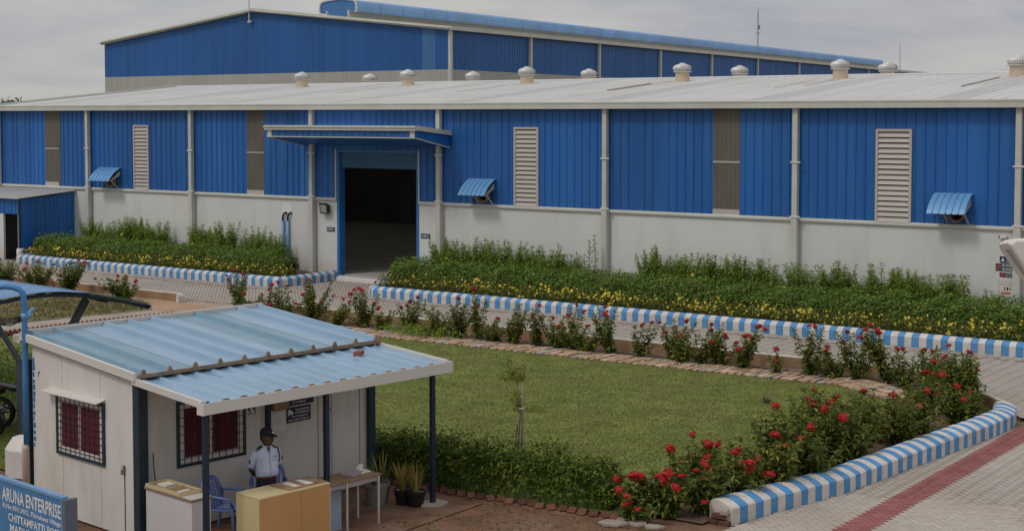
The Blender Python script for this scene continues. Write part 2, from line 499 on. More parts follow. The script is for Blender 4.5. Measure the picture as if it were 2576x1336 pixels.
def leaf_arrays(P, D, N, L, W, fold=0.18, droop=0.12):
    D = unit(D)
    S = unit(np.cross(D, N))
    N = np.cross(S, D)
    L = L[:, None]; W = W[:, None]
    a = P
    b = P + D * L * 0.45 + S * W * 0.5 + N * W * fold
    c = P + D * L - N * L * droop
    d = P + D * L * 0.45 - S * W * 0.5 + N * W * fold
    V = np.stack([a, b, c, d], 1).reshape(-1, 3)
    i = np.arange(len(P))[:, None] * 4
    F = np.concatenate([i + np.array([[0, 1, 2]]), i + np.array([[0, 2, 3]])], 0)
    return V, F

def merge(parts):
    Vs, Fs, o = [], [], 0
    for V, F in parts:
        Vs.append(V); Fs.append(F + o); o += len(V)
    return np.concatenate(Vs), np.concatenate(Fs)

# ------------------------------------------------------------------ lettering (flat text, converted to mesh)
def text_mesh(body, mat, width, height, depth=0.002):
    cu = bpy.data.curves.new('lettering', 'FONT')
    cu.body = body
    cu.size = 1
    cu.resolution_u = 2
    cu.offset = 0.018
    to = bpy.data.objects.new('lettering', cu)
    col.objects.link(to)
    dg = bpy.context.evaluated_depsgraph_get()
    me = bpy.data.meshes.new_from_object(to.evaluated_get(dg))
    bpy.data.objects.remove(to)
    bpy.data.curves.remove(cu)
    n = len(me.vertices)
    co = np.zeros(n * 3, dtype=np.float32)
    me.vertices.foreach_get('co', co)
    co = co.reshape(-1, 3)
    mn, mxx = co.min(0), co.max(0)
    out = np.zeros_like(co)
    out[:, 0] = (co[:, 0] - mn[0]) / (mxx[0] - mn[0]) * width
    out[:, 2] = (co[:, 1] - mn[1]) / (mxx[1] - mn[1]) * height
    me.vertices.foreach_set('co', out.ravel())
    me.materials.clear()
    me.materials.append(mat)
    me.update()
    return me

TXT = dict(
    aruna=text_mesh('ARUNA ENTERPRISE', M['letter'], 1.50, 0.185),
    addr=text_mesh('R.No.90/1,90/2, Thirukana Village', M['letter'], 1.48, 0.085),
    post=text_mesh('CHITTAMPATTI POST', M['letter'], 1.32, 0.110),
    mad=text_mesh('MADURAI', M['letter'], 0.70, 0.115),
    cctv1=text_mesh('YOU ARE UNDER', M['letter'], 0.29, 0.034),
    cctv2=text_mesh('CCTV SURVEILLANCE', M['letter'], 0.29, 0.036),
    nosm1=text_mesh('NO SMOKING', M['letter'], 0.36, 0.065),
    nosm2=text_mesh('ZONE', M['letter'], 0.26, 0.065),
)

def ordinal(i):
    ones = ['first', 'second', 'third', 'fourth', 'fifth', 'sixth', 'seventh', 'eighth', 'ninth', 'tenth', 'eleventh', 'twelfth', 'thirteenth',
            'fourteenth', 'fifteenth', 'sixteenth', 'seventeenth', 'eighteenth', 'nineteenth', 'twentieth']
    if i < 19: return ones[i]
    if i == 19: return 'twentieth'
    if i < 29: return 'twenty-' + ones[i - 20]
    return 'thirtieth' if i == 29 else 'thirty-' + ones[i - 30]

# ================================================================== GROUND AND PAVING
def poly(pts, z):
    mb = MB()
    mb.add([(x, y, z) for x, y in pts], [tuple(range(len(pts)))])
    return mb
g = MB()
g.add([(-3000, -3000, -0.08), (3000, -3000, -0.08), (3000, 3000, -0.08), (-3000, 3000, -0.08)], [(0, 1, 2, 3)])
struct('ground', g, M['ground'])
struct('red_soil', poly([(30, -40), (62, -40), (62, -20), (30, -20)], -0.012), M['soil'])
road = struct('road', poly([(-40, -8.25), (46.4, -8.25), (49.75, -11.4), (48.4, -22.0), (47.2, -27), (70, -27), (70, 1.0), (-40, 1.0)], -0.004), M['joint'])
struct('dirt_track', poly([(10, -8.3), (13.2, -8.3), (24.2, -8.0), (25.5, -9.0), (26, -14), (23.2, -17), (22.9, -12), (20.5, -9.6), (10, -9.4)], 0.004), M['dirt'])
struct('dry_grass_ground', poly([(2, -24), (20.9, -24), (20.9, -15), (22.2, -10.3), (20.5, -9.0), (2, -8.9)], 0.010), M['dry'])
struct('concrete_path', poly([(21.1, -24), (22.7, -24), (22.7, -15), (23.2, -10.5), (22.2, -10.2), (21.2, -14.5)], 0.016), M['concrete'])
struct('planter_soil', poly([(23.9, -8.7), (46.2, -8.7), (49.2, -11.6), (48.0, -22), (47.0, -22), (47.4, -12), (46.6, -10.2), (45, -9.6), (31, -10.2), (23.9, -10.6)], 0.020), M['bedsoil'])
LAWN = [(23.3, -26), (23.3, -10.7), (31, -10.45), (45, -10.05), (46.9, -11.2), (47.75, -12.2), (47.45, -20.5), (47.1, -22.3), (41, -22.6), (41, -26)]
struct('lawn', poly(LAWN, 0.026), M['turf'])
struct('bed_soil_left', poly([(5.4, -3.3), (20.7, -3.3), (20.7, -0.02), (5.4, -0.02)], 0.20), M['bedsoil'])
struct('bed_soil_right', poly([(25.1, -3.3), (60, -3.3), (60, -0.02), (25.1, -0.02)], 0.20), M['bedsoil'])
struct('apron', poly([(44.8, -40), (60, -40), (60, -27.2), (47.0, -27.2), (44.8, -25.2)], 0.006), M['concrete'])  # unseen pale concrete, added to bounce light towards the booth front
struct('booth_floor', poly([(41.2, -30), (44.6, -30), (44.6, -22.9), (41.2, -22.9)], 0.004), M['soil'])

# pavers: 2:1 herringbone laid at 45 degrees, bands of red pavers along the kerbs
def inside(px, py, pg):
    c = np.zeros(len(px), bool)
    n = len(pg)
    for i in range(n):
        x0, y0 = pg[i]; x1, y1 = pg[(i + 1) % n]
        cond = ((y0 > py) != (y1 > py))
        xi = (x1 - x0) * (py - y0) / (y1 - y0 + 1e-12) + x0
        c ^= cond & (px < xi)
    return c
W0 = 0.112
i, j = np.meshgrid(np.arange(-700, 900), np.arange(-140, 160), indexing='ij')
i = i.ravel(); j = j.ravel()
cells = []
for (ox, oy, lx, ly) in ((0, 0, 2, 1), (0, 1, 1, 2)):
    cells.append(np.stack([i + 4 * j + ox + lx / 2, i + oy + ly / 2, np.full(i.shape, lx), np.full(i.shape, ly)], 1).astype(float))
cells = np.concatenate(cells)
ca, sa = math.cos(R(45)), math.sin(R(45))
cx = (cells[:, 0] * ca - cells[:, 1] * sa) * W0 + 45
cy = (cells[:, 0] * sa + cells[:, 1] * ca) * W0 - 12
ROADP = [(12, -8.3), (46.45, -8.3), (49.72, -11.35), (49.66, -13.3), (49.10, -18.9), (48.45, -21.9), (48.2, -23.6), (56, -23.6), (53.5, -11), (50.5, -3.62), (25.0, -3.62), (25.0, -0.5), (21.1, -0.5), (21.1, -3.55), (5, -3.55), (5, -0.2), (-3, -0.2), (-3, -7.6), (12, -7.6)]
k = inside(cx, cy, ROADP)
cells, cx, cy = cells[k], cx[k], cy[k]
lineA = (cy > -4.28) & (cy < -4.06)
lineB = (cy > -7.85) & (cy < -7.62) & (cx < 46.0)
lineC = (np.abs(cx - 49.96) < 0.19) & (cy < -7.9)
isred = lineC.astype(int) + 2 * ((lineA | lineB) & (rng.uniform(0, 1, len(cx)) < 0.8))
gap = 0.0035
hx = (cells[:, 2] / 2 * W0 - gap); hy = (cells[:, 3] / 2 * W0 - gap)
top = 0.012 + rng.uniform(-0.0015, 0.0015, len(cx))
tx = rng.normal(0, 0.003, len(cx)); ty = rng.normal(0, 0.003, len(cx))
camd = (cx - 58.5) ** 2 + (cy + 41.5) ** 2
order = np.argsort(camd)
cdx, cdy = math.cos(R(35.715)), math.sin(R(35.715))
relx = (cx - 58.546) * cdx + (cy + 41.532) * cdy
rely = -(cx - 58.546) * cdy + (cy + 41.532) * cdx
vis = (relx / rely < 0.345) & (rely > 21.4)
single = [q for q in order if vis[q]][:300]
smask = np.zeros(len(cx), bool); smask[single] = True
def paver_verts(idx):
    out = []
    for (sx, sy) in ((-1, -1), (1, -1), (1, 1), (-1, 1)):
        lx = sx * hx[idx]; ly = sy * hy[idx]
        out.append(np.stack([cx[idx] + lx * ca - ly * sa, cy[idx] + lx * sa + ly * ca, top[idx] + sx * tx[idx] * 0.5 + sy * ty[idx] * 0.5], 1))
    T = np.stack(out, 1)
    Bm = T.copy(); Bm[:, :, 2] = -0.003
    return np.concatenate([T, Bm], 1)
rest = np.where(~smask)[0]
V = paver_verts(rest).reshape(-1, 3)
b0 = np.arange(len(rest))[:, None] * 8
F = np.concatenate([b0 + np.array([q]) for q in ([0, 1, 2, 3], [0, 4, 5, 1], [1, 5, 6, 2], [2, 6, 7, 3], [3, 7, 4, 0])], 0)
mi = np.tile(isred[rest].astype(int).clip(0, 2), 5)
o = link('paver_field', fast_mesh('paver_field', V, F, [M['paver'], M['paverred'], M['paverfade']], mi), road)
o['kind'] = 'stuff'
PVM = []
for redp in (0, 1):
    b = MB()
    hx0, hy0 = W0 - gap, W0 / 2 - gap
    b.add([(-hx0, -hy0, 0.012), (hx0, -hy0, 0.012), (hx0, hy0, 0.012), (-hx0, hy0, 0.012), (-hx0, -hy0, -0.003), (hx0, -hy0, -0.003), (hx0, hy0, -0.003), (-hx0, hy0, -0.003)],
          [(0, 1, 2, 3), (0, 4, 5, 1), (1, 5, 6, 2), (2, 6, 7, 3), (3, 7, 4, 0)])
    PVM.append(b.mesh('paver', M['paverred'] if redp else M['paver']))
for q in single:
    a = R(45) + (0 if cells[q, 2] == 2 else R(90))
    o = link('paver', PVM[1 if isred[q] else 0], road, (cx[q], cy[q], float(top[q] - 0.012)))
    o.rotation_euler = (float(ty[q]), float(tx[q]), a)

# ------------------------------------------------------------------ kerbs
def resample(pl, step):
    pl = [Vector((*p, 0)) for p in pl]
    seg = [(pl[i + 1] - pl[i]).length for i in range(len(pl) - 1)]
    tot = sum(seg)
    def at(s):
        s = max(0, min(tot, s))
        for i, L in enumerate(seg):
            if s <= L or i == len(seg) - 1:
                return pl[i].lerp(pl[i + 1], min(1, s / L))
            s -= L
    n = max(1, round(tot / step))
    return [at(tot * i / n) for i in range(n + 1)], tot
def kerb(label, pl, block, H, wd, blue_first=True, round_end=None, group=None, white_top=False):
    """painted kerb of blocks; pl is the outer foot line, the planter lies to its left"""
    pts, tot = resample(pl, block)
    for q_ in range(1, len(pts) - 1):
        pts[q_] = pts[q_].lerp(pts[q_ + 1], rnd.uniform(0, 0.16))
    o0 = pts[0]
    t = thing('kerb', label, 'kerb', o0, 0, group)
    nn = []
    for i in range(len(pts)):
        d = (pts[min(i + 1, len(pts) - 1)] - pts[max(i - 1, 0)]).normalized()
        nn.append(Vector((-d.y, d.x, 0)))
    for i in range(len(pts) - 1):
        rings = []
        jit = rnd.uniform(-0.004, 0.004)
        for kx in (i, i + 1):
            prof = [(0.0, -0.02), (0.0, H * 0.70), (wd * 0.06, H * 0.78), (wd * 0.32, H * 0.92), (wd * 0.60, H), (wd * 0.88, H * 0.97), (wd, H * 0.82), (wd, -0.02)]
            off = 0.004 if kx == i else -0.004
            dd = (pts[i + 1] - pts[i]).normalized()
            rings.append([pts[kx] - o0 + nn[kx] * (q + jit) + Vector((0, 0, z + jit)) + dd * off * 0.3 for q, z in prof])
        b = MB()
        b.loft([[p for p in r] for r in rings])
        blue = (i % 2 == 0) == blue_first
        if white_top and blue:
            b.m = [0] + [1] * (len(b.m) - 1)
        b.build('kerb_block', ([M['kb'], M['kw']] if white_top else M['kb']) if blue else M['kw'], t)
    return t, pts, nn
kerb('blue and white striped kerb of the bed left of the loading door', [(5.55, -0.9), (5.5, -3.1), (5.75, -3.42), (20.4, -3.50), (20.85, -3.35), (21.02, -2.9), (21.05, -0.45)], 0.2, 0.37, 0.3, group='striped kerbs')
kerb('blue and white striped kerb of the long bed right of the loading door', [(24.95, -0.8), (24.85, -2.7), (24.98, -3.25), (25.45, -3.62), (50.5, -3.55)], 0.195, 0.37, 0.3, group='striped kerbs')
# the planter kerb runs the other way round: its soil lies to the left when walked from the broken end up and back
fk, fpts, fnn = kerb('broad striped planter kerb from the broken brick end up to the road corner',
     [(48.36, -21.75), (49.0, -18.96), (49.57, -13.3), (49.62, -12.2), (49.40, -11.35)], 0.185, 0.34, 0.43, blue_first=False, group='striped kerbs')
def thin_kerb(label, pl):
    t, pts, nn = kerb(label, pl, 0.26, 0.29, 0.11, blue_first=False, group='striped kerbs', white_top=True)
    b = MB()
    rings = [[tuple(p - pts[0] + n_ * a_ + Vector((0, 0, z_))) for a_, z_ in ((0.10, -0.05), (0.10, 0.262), (0.125, 0.258), (0.135, -0.05))] for p, n_ in zip(pts, nn)]
    b.loft(rings)
    b.build('inner_face', M['kerbin'], t)
thin_kerb('thin white topped road-side kerb with bare brown inner face behind the flowering row', [(49.36, -11.30), (48.3, -10.15), (46.75, -8.55), (46.2, -8.27), (24.3, -8.22)])
thin_kerb('thin white topped kerb ending left of the dirt track behind the blue carport', [(21.35, -8.50), (21.35, -8.22), (21.2, -8.15), (2.0, -8.1)])
# broken brick end of the planter kerb
e0 = fpts[0] - fpts[0]
for q, (a, z, rz_) in enumerate(((0.12, 0.02, 1.5), (0.30, 0.03, 1.2), (0.22, 0.115, 1.75))):
    b = MB().box(-0.055, 0.055, -0.1, 0.1, -0.035, 0.035)
    b.build('brick', M['clod'], fk, (0.02 - a, -0.02, z), rz_, bev=0.008)
b = MB().box(-0.14, 0.0, -0.08, 0.03, 0.14, 0.24)
b.build('mortar_lump', M['concrete'], fk, (-0.03, 0.0, 0.0), 0.1, bev=0.03)

# ------------------------------------------------------------------ stone path round the lawn
path = struct('stone_path', poly([(24, -10.88), (31, -10.6), (45.0, -10.14), (46.82, -11.35), (46.95, -10.3), (45.2, -9.12), (40, -9.35), (31, -9.57), (24, -9.78)], 0.032), M['bedsoil'])
def lerp2(tab, s):
    for (a, va), (b_, vb) in zip(tab, tab[1:]):
        if s <= b_:
            return va + (vb - va) * (s - a) / (b_ - a)
    return tab[-1][1]
up = [(24, -9.80), (31, -9.60), (40, -9.38), (45.1, -9.17)]
lo = [(24, -10.85), (31, -10.58), (40, -10.36), (45.1, -10.12)]
s = 26.0
nst = 0
SM = []
for q in range(5):
    b = MB()
    b.box(-0.5, 0.5, -0.5, 0.5, 0, 0.035)
    for vi in range(len(b.v)):
        x, y, z = b.v[vi]
        b.v[vi] = (x * rnd.uniform(0.86, 0.99), y * rnd.uniform(0.86, 0.99), z * rnd.uniform(0.8, 1.25))
    SM.append(b.mesh('path_stone', M['stonegrey'] if q == 4 else M['stone']))
def stone(x, y, lx, ly, rz):
    o = link('path_stone', SM[rnd.choice((0, 1, 2, 3, 0, 1, 2, 3, 0, 1, 2, 3, 4))], path, (x, y, 0.032), rz)
    o.scale = (lx, ly, rnd.uniform(0.8, 1.5))
while s < 45.0:
    lx = rnd.uniform(0.13, 0.27)
    a, c = lerp2(up, s), lerp2(lo, s)
    nrow = rnd.choice((2, 3, 3))
    cuts = sorted([0, 1] + [q / nrow + rnd.uniform(-0.06, 0.06) for q in range(1, nrow)])
    for q in range(nrow):
        y0 = c + (a - c) * cuts[q]; y1 = c + (a - c) * cuts[q + 1]
        stone(s + lx / 2 + rnd.uniform(-.02, .02), (y0 + y1) / 2, lx - 0.035, y1 - y0 - 0.03, rnd.uniform(-0.08, 0.08))
    s += lx
for q in range(11):
    f = q / 10.5
    for w in range(3):
        x = 45.15 + f * 1.75 + (w - 1) * 0.19
        y = -9.62 - f * 1.10 + (w - 1) * 0.27
        stone(x, y, 0.19, 0.30, R(-32) + rnd.uniform(-.08, .08))

# saw-tooth row of half buried bricks edging the lawn on the left
sb = thing('brick_edging', 'saw-tooth row of half buried red bricks edging the left lawn', 'edging', (22.75, -16.6, 0))
for q in range(42):
    f = q / 41
    b = MB().obox((0, 0, 0.015), (0.03, 0, 0), (0, 0.045, 0.045), (0, -0.045, 0.045))
    b.build('brick', M['brick'], sb, (0.85 * f * f * 0.9 - 0.1, 6.0 * f, 0.0), rnd.uniform(-.2, .2))
eb = thing('brick_edging', 'low row of half sunk dull bricks along the foot of the dark clipped hedge', 'edging', (41.6, -22.85, -0.025))
for q in range(30):
    f = q / 29
    b = MB().obox((0, 0, 0.015), (0.05, 0.04, 0.0), (-0.03, 0.045, 0.03), (0.0, -0.03, 0.05))
    b.build('brick', M['clod'], eb, (5.35 * f, 0.42 * f + rnd.uniform(-.04, .04), 0.0), rnd.uniform(-.5, .5))
b = MB().tube([(x, -8.93 + 0.03 * math.sin(x * 1.7), 0.06 + 0.015 * math.sin(x * 2.9)) for x in np.arange(26, 46.4, 0.4)], 0.016, 6)
tag(b.build('water_pipe', M['stake'], smooth=True), 'thin grey irrigation pipe lying on the soil behind the red flowering row', 'pipe')

# ================================================================== LOW WAREHOUSE
WH = thing('warehouse', 'long low warehouse with blue upper cladding, white lower wall and pale metal roof', 'warehouse', (0, 0, 0))
LX, RX, DEP = -0.2, 59.0, 22.0
SILL, EAVE, RIDGE = 2.96, 6.40, 7.47
DX0, DX1, DTOP = 20.62, 24.55, 4.86
b = MB()
b.box(LX, DX0, 0.0, 0.22, -0.05, SILL)
b.box(DX1, RX, 0.0, 0.22, -0.05, SILL)
b.build('lower_wall', M['wall'], WH)
b = MB()
xa = LX
for fa, fc in ((3.26, 4.2), (15.86, 16.8), (DX0, DX1), (36.45, 37.38), (48.4, 49.3), (RX, RX)):
    b.box(xa, fa, 0.03, 0.18, SILL, EAVE)
    xa = fc
b.box(DX0, DX1, 0.03, 0.18, DTOP, EAVE)
b.box(LX, LX + .2, 0.2, DEP, 0, EAVE)
b.box(RX - .2, RX, 0.2, DEP, 0, EAVE)
b.box(LX, RX, DEP - .2, DEP, 0, EAVE)
b.add([(LX, 0.1, EAVE), (LX, DEP, EAVE), (LX, 11, RIDGE - 0.08)], [(0, 1, 2)])
b.add([(RX, 0.1, EAVE), (RX, DEP, EAVE), (RX, 11, RIDGE - 0.08)], [(0, 1, 2)])
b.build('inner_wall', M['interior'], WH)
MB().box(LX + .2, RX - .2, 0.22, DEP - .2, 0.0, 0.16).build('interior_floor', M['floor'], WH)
PIPES = [0.05, 6.33, 12.8, 19.45, 25.6, 32.55, 39.30, 45.95, 52.5]
FRP = [(3.26, 4.2), (15.86, 16.8), (36.45, 37.38), (48.4, 49.3)]
LOUV = [(9.17, 10.12), (28.8, 29.82), (41.78, 42.87)]
def cladding(x0, x1, z0, z1, parent, mat, name='wall_sheet', pitch=0.30, y=-0.01, depth=0.034, maxw=0.92, rw=0.075):
    """ribbed steel sheets, about 0.9 m wide, each its own piece"""
    n = max(1, round((x1 - x0) / maxw))
    for q in range(n):
        a = x0 + (x1 - x0) * q / n
        c = x0 + (x1 - x0) * (q + 1) / n
        prof = [(a, y - 0.002 * (q % 2))]
        k0 = math.ceil(a / pitch - 1e-6)
        xk = k0 * pitch
        while xk + rw < c:
            if xk > a + 0.005:
                prof += [(xk, y), (xk + rw * .28, y - depth), (xk + rw * .72, y - depth), (xk + rw, y)]
            xk += pitch
        prof.append((c, y - 0.002 * (q % 2)))
        b = MB().strip([(p[0] - a, p[1], 0) for p in prof], (0, 0, z1 - z0))
        b.build(name, mat, parent, (a, 0, z0))
# bays between openings
xs = sorted([(a, c, 'f') for a, c in FRP] + [(a, c, 'l') for a, c in LOUV] + [(DX0, DX1, 'd')])
cur = LX
for a, c, kd in xs + [(RX, RX, 'e')]:
    cladding(cur, a, SILL + 0.09, EAVE, WH, M['clad'])
    if kd == 'l':
        cladding(a, c, 5.72, EAVE, WH, M['clad'])
    if kd == 'd':
        cladding(a, c, DTOP + 0.02, EAVE, WH, M['clad'])
    cur = c
for a, c in FRP:
    prof = []
    x = a
    while x < c - 0.01:
        prof += [(x - a, -0.012, 0), (x - a + 0.10, -0.012, 0), (x - a + 0.115, -0.026, 0), (x - a + 0.14, -0.026, 0)]
        x += 0.155
    prof.append((c - a, -0.012, 0))
    f = MB().strip(prof, (0, 0, EAVE - SILL - 0.09)).build('translucent_panel', M['frp'], WH, (a, 0, SILL + 0.09))
    MB().box(0, c - a, -0.034, -0.022, 1.60, 1.66).build('purlin_band', M['greyclad'], f)
    MB().box(0.0, c - a, -0.034, -0.022, -0.02, 0.16).build('dusty_foot', M['louv'], f)
for a, c in LOUV:
    fr = MB()
    z0, z1 = SILL + 0.02, 5.73
    w = 0.075
    fr.box(a, a + w, -0.07, 0.02, z0, z1).box(c - w, c, -0.07, 0.02, z0, z1)
    fr.box(a + w, c - w, -0.07, 0.02, z1 - w, z1).box(a + w, c - w, -0.07, 0.02, z0, z0 + w)
    fo = fr.build('louvre_frame', M['louv'], WH)
    MB().box(a + w, c - w, 0.005, 0.02, z0 + w, z1 - w).build('louvre_back', M['dark'], fo)
    n = 17
    sm = None
    for q in range(n):
        zc = z0 + w + (z1 - z0 - 2 * w) * (q + 0.5) / n
        if sm is None:
            h = (z1 - z0 - 2 * w) / n
            sb_ = MB().extrude([(0, -0.068, -h * 0.52), (0, -0.060, -h * 0.52), (0, -0.004, h * 0.28), (0, -0.012, h * 0.30)], (c - a - 2 * w, 0, 0))
            sm = sb_.mesh('slat', M['louv'])
        o = link('slat', sm, fo, (a + w, 0, zc))
        o.rotation_euler = (rnd.uniform(-0.06, 0.06), 0, 0)

# flashings, gutter, downpipes
b = MB()
for a, c in ((LX, DX0 - 0.05), (DX1 + 0.05, RX)):
    b.extrude([(a, -0.075, SILL - 0.015), (a, 0.0, SILL - 0.015), (a, 0.0, SILL + 0.085), (a, -0.05, SILL + 0.085), (a, -0.075, SILL + 0.045)], (c - a, 0, 0))
b.build('sill_flashing', M['trim'], WH)
b = MB()
b.extrude([(LX - .15, -0.36, EAVE - 0.06), (LX - .15, -0.36, EAVE + 0.16), (LX - .15, -0.34, EAVE + 0.18), (LX - .15, -0.30, EAVE + 0.14), (LX - .15, -0.06, EAVE + 0.10), (LX - .15, -0.06, EAVE - 0.06)], (RX - LX + .3, 0, 0))
b.box(LX - .15, RX + .15, -0.375, -0.362, EAVE + 0.115, EAVE + 0.155)
b.build('gutter', M['trim'], WH)
for x in PIPES:
    b = MB()
    b.box(x - 0.10, x + 0.10, -0.24, -0.045, -0.02, SILL + 0.1)
    b.box(x - 0.085, x + 0.085, -0.23, -0.06, SILL + 0.1, EAVE - 0.05)
    p = b.build('downpipe', M['trim'], WH, bev=0.012)
    for z in (SILL + 0.12, 4.72):
        MB().box(x - 0.13, x + 0.19, -0.255, -0.20, z - 0.02, z + 0.025).build('pipe_clip', M['shell'], p)
# roof sheets
slope = (RIDGE - EAVE - 0.02) / 11.0
nr = 60
w = (RX + .2 - (LX - .15)) / nr
for side in (0, 1):
    prof = []
    for q in range(3):
        x = w * q / 3
        prof += [(x, 0.0), (x + 0.20, 0.0), (x + 0.23, 0.028), (x + 0.28, 0.028), (x + 0.31, 0.0)]
    prof.append((w, 0.0))
    L = 11.28
    b = MB().strip([(x, 0, z) for x, z in prof], (0, L, L * slope))
    me = b.mesh('roof_sheet', M['roofw'])
    mef = b.mesh('roof_sheet', M['rooffrp'])
    for q in range(nr):
        if side == 0:
            link('roof_sheet', me if q % 6 != 2 else mef, WH, (LX - .15 + w * q, -0.28, EAVE + 0.02 + 0.12 - 0.0 - 0.02 + 0.003 * (q % 2)))
        else:
            link('roof_sheet', me if q % 6 != 2 else mef, WH, (LX - .15 + w * (q + 1), DEP + 0.28, EAVE + 0.12 + 0.003 * (q % 2)), math.pi)
zt = EAVE + 0.12
zr = zt + 11.28 * slope
b = MB().extrude([(LX - .2, 10.72, zr - 0.03), (LX - .2, 10.72, zr + 0.02), (LX - .2, 11.0, zr + 0.065), (LX - .2, 11.28, zr + 0.02), (LX - .2, 11.28, zr - 0.03)], (RX - LX + .4, 0, 0))
b.build('ridge_cap', M['roofw'], WH)
b = MB().bar((LX - .18, -0.3, zt + 0.03), (LX - .18, 11, zt + 11.28 * slope + 0.04), 0.07, 0.16)
b.build('rake_trim', M['trim'], WH)
for x, y0, y1 in ((9.7, 5.2, 8.2), (15.95, 5.0, 8.1), (22.5, 4.9, 8.2), (29.4, 5, 8.2), (29.9, 4.6, 8.7), (36.1, 5.0, 8.4), (36.75, 6.0, 8.8), (42.6, 4.8, 8.6), (43.1, 5.5, 8.9)):
    z0 = zt + (y0 + .28) * slope + 0.048; z1 = zt + (y1 + .28) * slope + 0.048
    MB().bar((x, y0, z0), (x, y1, z1), 0.06, 0.012).build('roof_seam', M['seam'], WH)
# spinning roof ventilators
def ventilator(x, y, base_h, k_=0.70):
    z = zt + (y + .28) * slope if y < 11 else zt + (DEP + .28 - y) * slope
    b = MB().lathe([(0.31, -0.25), (0.285, 0.02), (0.265, base_h), (0.28, base_h + 0.02)], 20)
    v = b.build('ventilator_base', M['vbase'], WH, (x, y, z), smooth=True)
    hb = MB()
    hb.lathe([(0.47, 0.0), (0.50, 0.03), (0.50, 0.06), (0.44, 0.07)], 20)
    hb.lathe([(0.20, 0.46), (0.18, 0.52), (0.05, 0.55)], 16)
    nb = 26
    for q in range(nb):
        a = 2 * math.pi * q / nb
        ring = []
        for ph, rr, zz in ((0, 0.42, 0.07), (0.06, 0.51, 0.16), (0.12, 0.535, 0.27), (0.2, 0.46, 0.38), (0.3, 0.30, 0.455), (0.4, 0.16, 0.47)):
            for da, dr in ((0, 0.0), (0.20 if rr > 0.3 else 0.3, -0.035)):
                ring.append((rr * math.cos(a + ph + da) * (1 + dr), rr * math.sin(a + ph + da) * (1 + dr), zz))
        fs = [(2 * k, 2 * k + 1, 2 * k + 3, 2 * k + 2) for k in range(5)]
        hb.add(ring, fs)
    sp_ = hb.build('spinner', M['steel'], v, (0, 0, base_h))
    sp_.scale = (k_, k_, k_ * 0.95)
for x in (10.0, 16.4, 22.8, 30.15, 36.65, 43.0, 49.5):
    ventilator(x, 9.25, 0.36)
for x in (10.9, 17.15, 23.45, 30.7, 36.95, 43.2):
    ventilator(x, 13.0, 0.38)
# fan hoods
def fanhood(x0, x1):
    w = x1 - x0
    t = 0.62
    prof = []
    for q in range(9):
        f = q / 8
        prof.append((0, -0.03 - 0.66 * (f + 0.20 * f * (1 - f)), 3.93 - 0.56 * (f * 0.70 + 0.30 * f ** 3)))
    nrib = 6
    b = MB()
    for q in range(nrib):
        a0 = w * q / nrib
        a1 = w * (q + 1) / nrib
        b.strip([(a0, p[1], p[2]) for p in prof], (a1 - a0 - 0.04, 0, 0))
        pr = [(a1 - 0.04, p[1] - 0.02, p[2] + 0.025) for p in prof]
        b.strip(pr, (0.025, 0, 0))
        for (u0, s0, o0) in ((a1 - 0.04, 0, 1), (a1 - 0.015, 1, 0)):
            n = len(prof)
            if o0:
                vs = [(u0, p[1], p[2]) for p in prof] + [(u0, p[1] - 0.02, p[2] + 0.025) for p in prof]
            else:
                vs = [(u0, p[1] - 0.02, p[2] + 0.025) for p in prof] + [(u0 + 0.015, p[1], p[2]) for p in prof]
            b.add(vs, [(k, k + 1, k + 1 + n, k + n) for k in range(n - 1)])
    h = b.build('fan_hood', M['skyblue'], WH, (x0, 0, 0))
    MB().extrude([(0, -0.05, 3.8), (0, -0.6, 3.36), (0, -0.58, 3.34), (0, -0.05, 3.6)], (0.02, 0, 0)).build('hood_bracket', M['louv'], h, (0.03, 0, 0))
    MB().extrude([(0, -0.05, 3.8), (0, -0.6, 3.36), (0, -0.58, 3.34), (0, -0.05, 3.6)], (0.02, 0, 0)).build('hood_bracket', M['louv'], h, (w - 0.07, 0, 0))
    # exhaust fan ring with blades
    xc = w * 0.62
    fb = MB()
    n = 18
    rings = []
    for (rr, yy) in ((0.22, -0.02), (0.25, -0.26), (0.21, -0.26), (0.19, -0.06)):
        rings.append([(xc + rr * math.cos(2 * math.pi * k / n), yy, 3.36 + rr * math.sin(2 * math.pi * k / n)) for k in range(n)])
    fb.loft(rings, caps=False)
    f = fb.build('exhaust_fan', M['tray'], h, smooth=True)
    MB().bar((xc + 0.30, -0.42, 3.40), (xc + 0.30, -0.03, 3.06), 0.05, 0.03).build('fan_bracket', M['louv'], h)
    MB().bar((xc - 0.30, -0.42, 3.40), (xc - 0.30, -0.03, 3.10), 0.04, 0.02).build('fan_bracket', M['louv'], h)
    bl = MB()
    for k in range(6):
        a = k * math.pi / 3
        c_, s_ = math.cos(a), math.sin(a)
        bl.add([(xc, -0.14, 3.38), (xc + 0.24 * c_ - 0.05 * s_, -0.16, 3.38 + 0.24 * s_ + 0.05 * c_), (xc + 0.24 * c_ + 0.05 * s_, -0.10, 3.38 + 0.24 * s_ - 0.05 * c_)], [(0, 1, 2)])
    bl.box(xc - 0.06, xc + 0.06, -0.2, -0.03, 3.32, 3.44)
    bl.box(xc - 0.25, xc + 0.25, -0.035, -0.028, 3.13, 3.63)
    f2 = bl.build('fan_blades', M['dark'], h)
fanhood(7.0, 8.35)
fanhood(26.85, 28.02)
fanhood(43.55, 44.66)

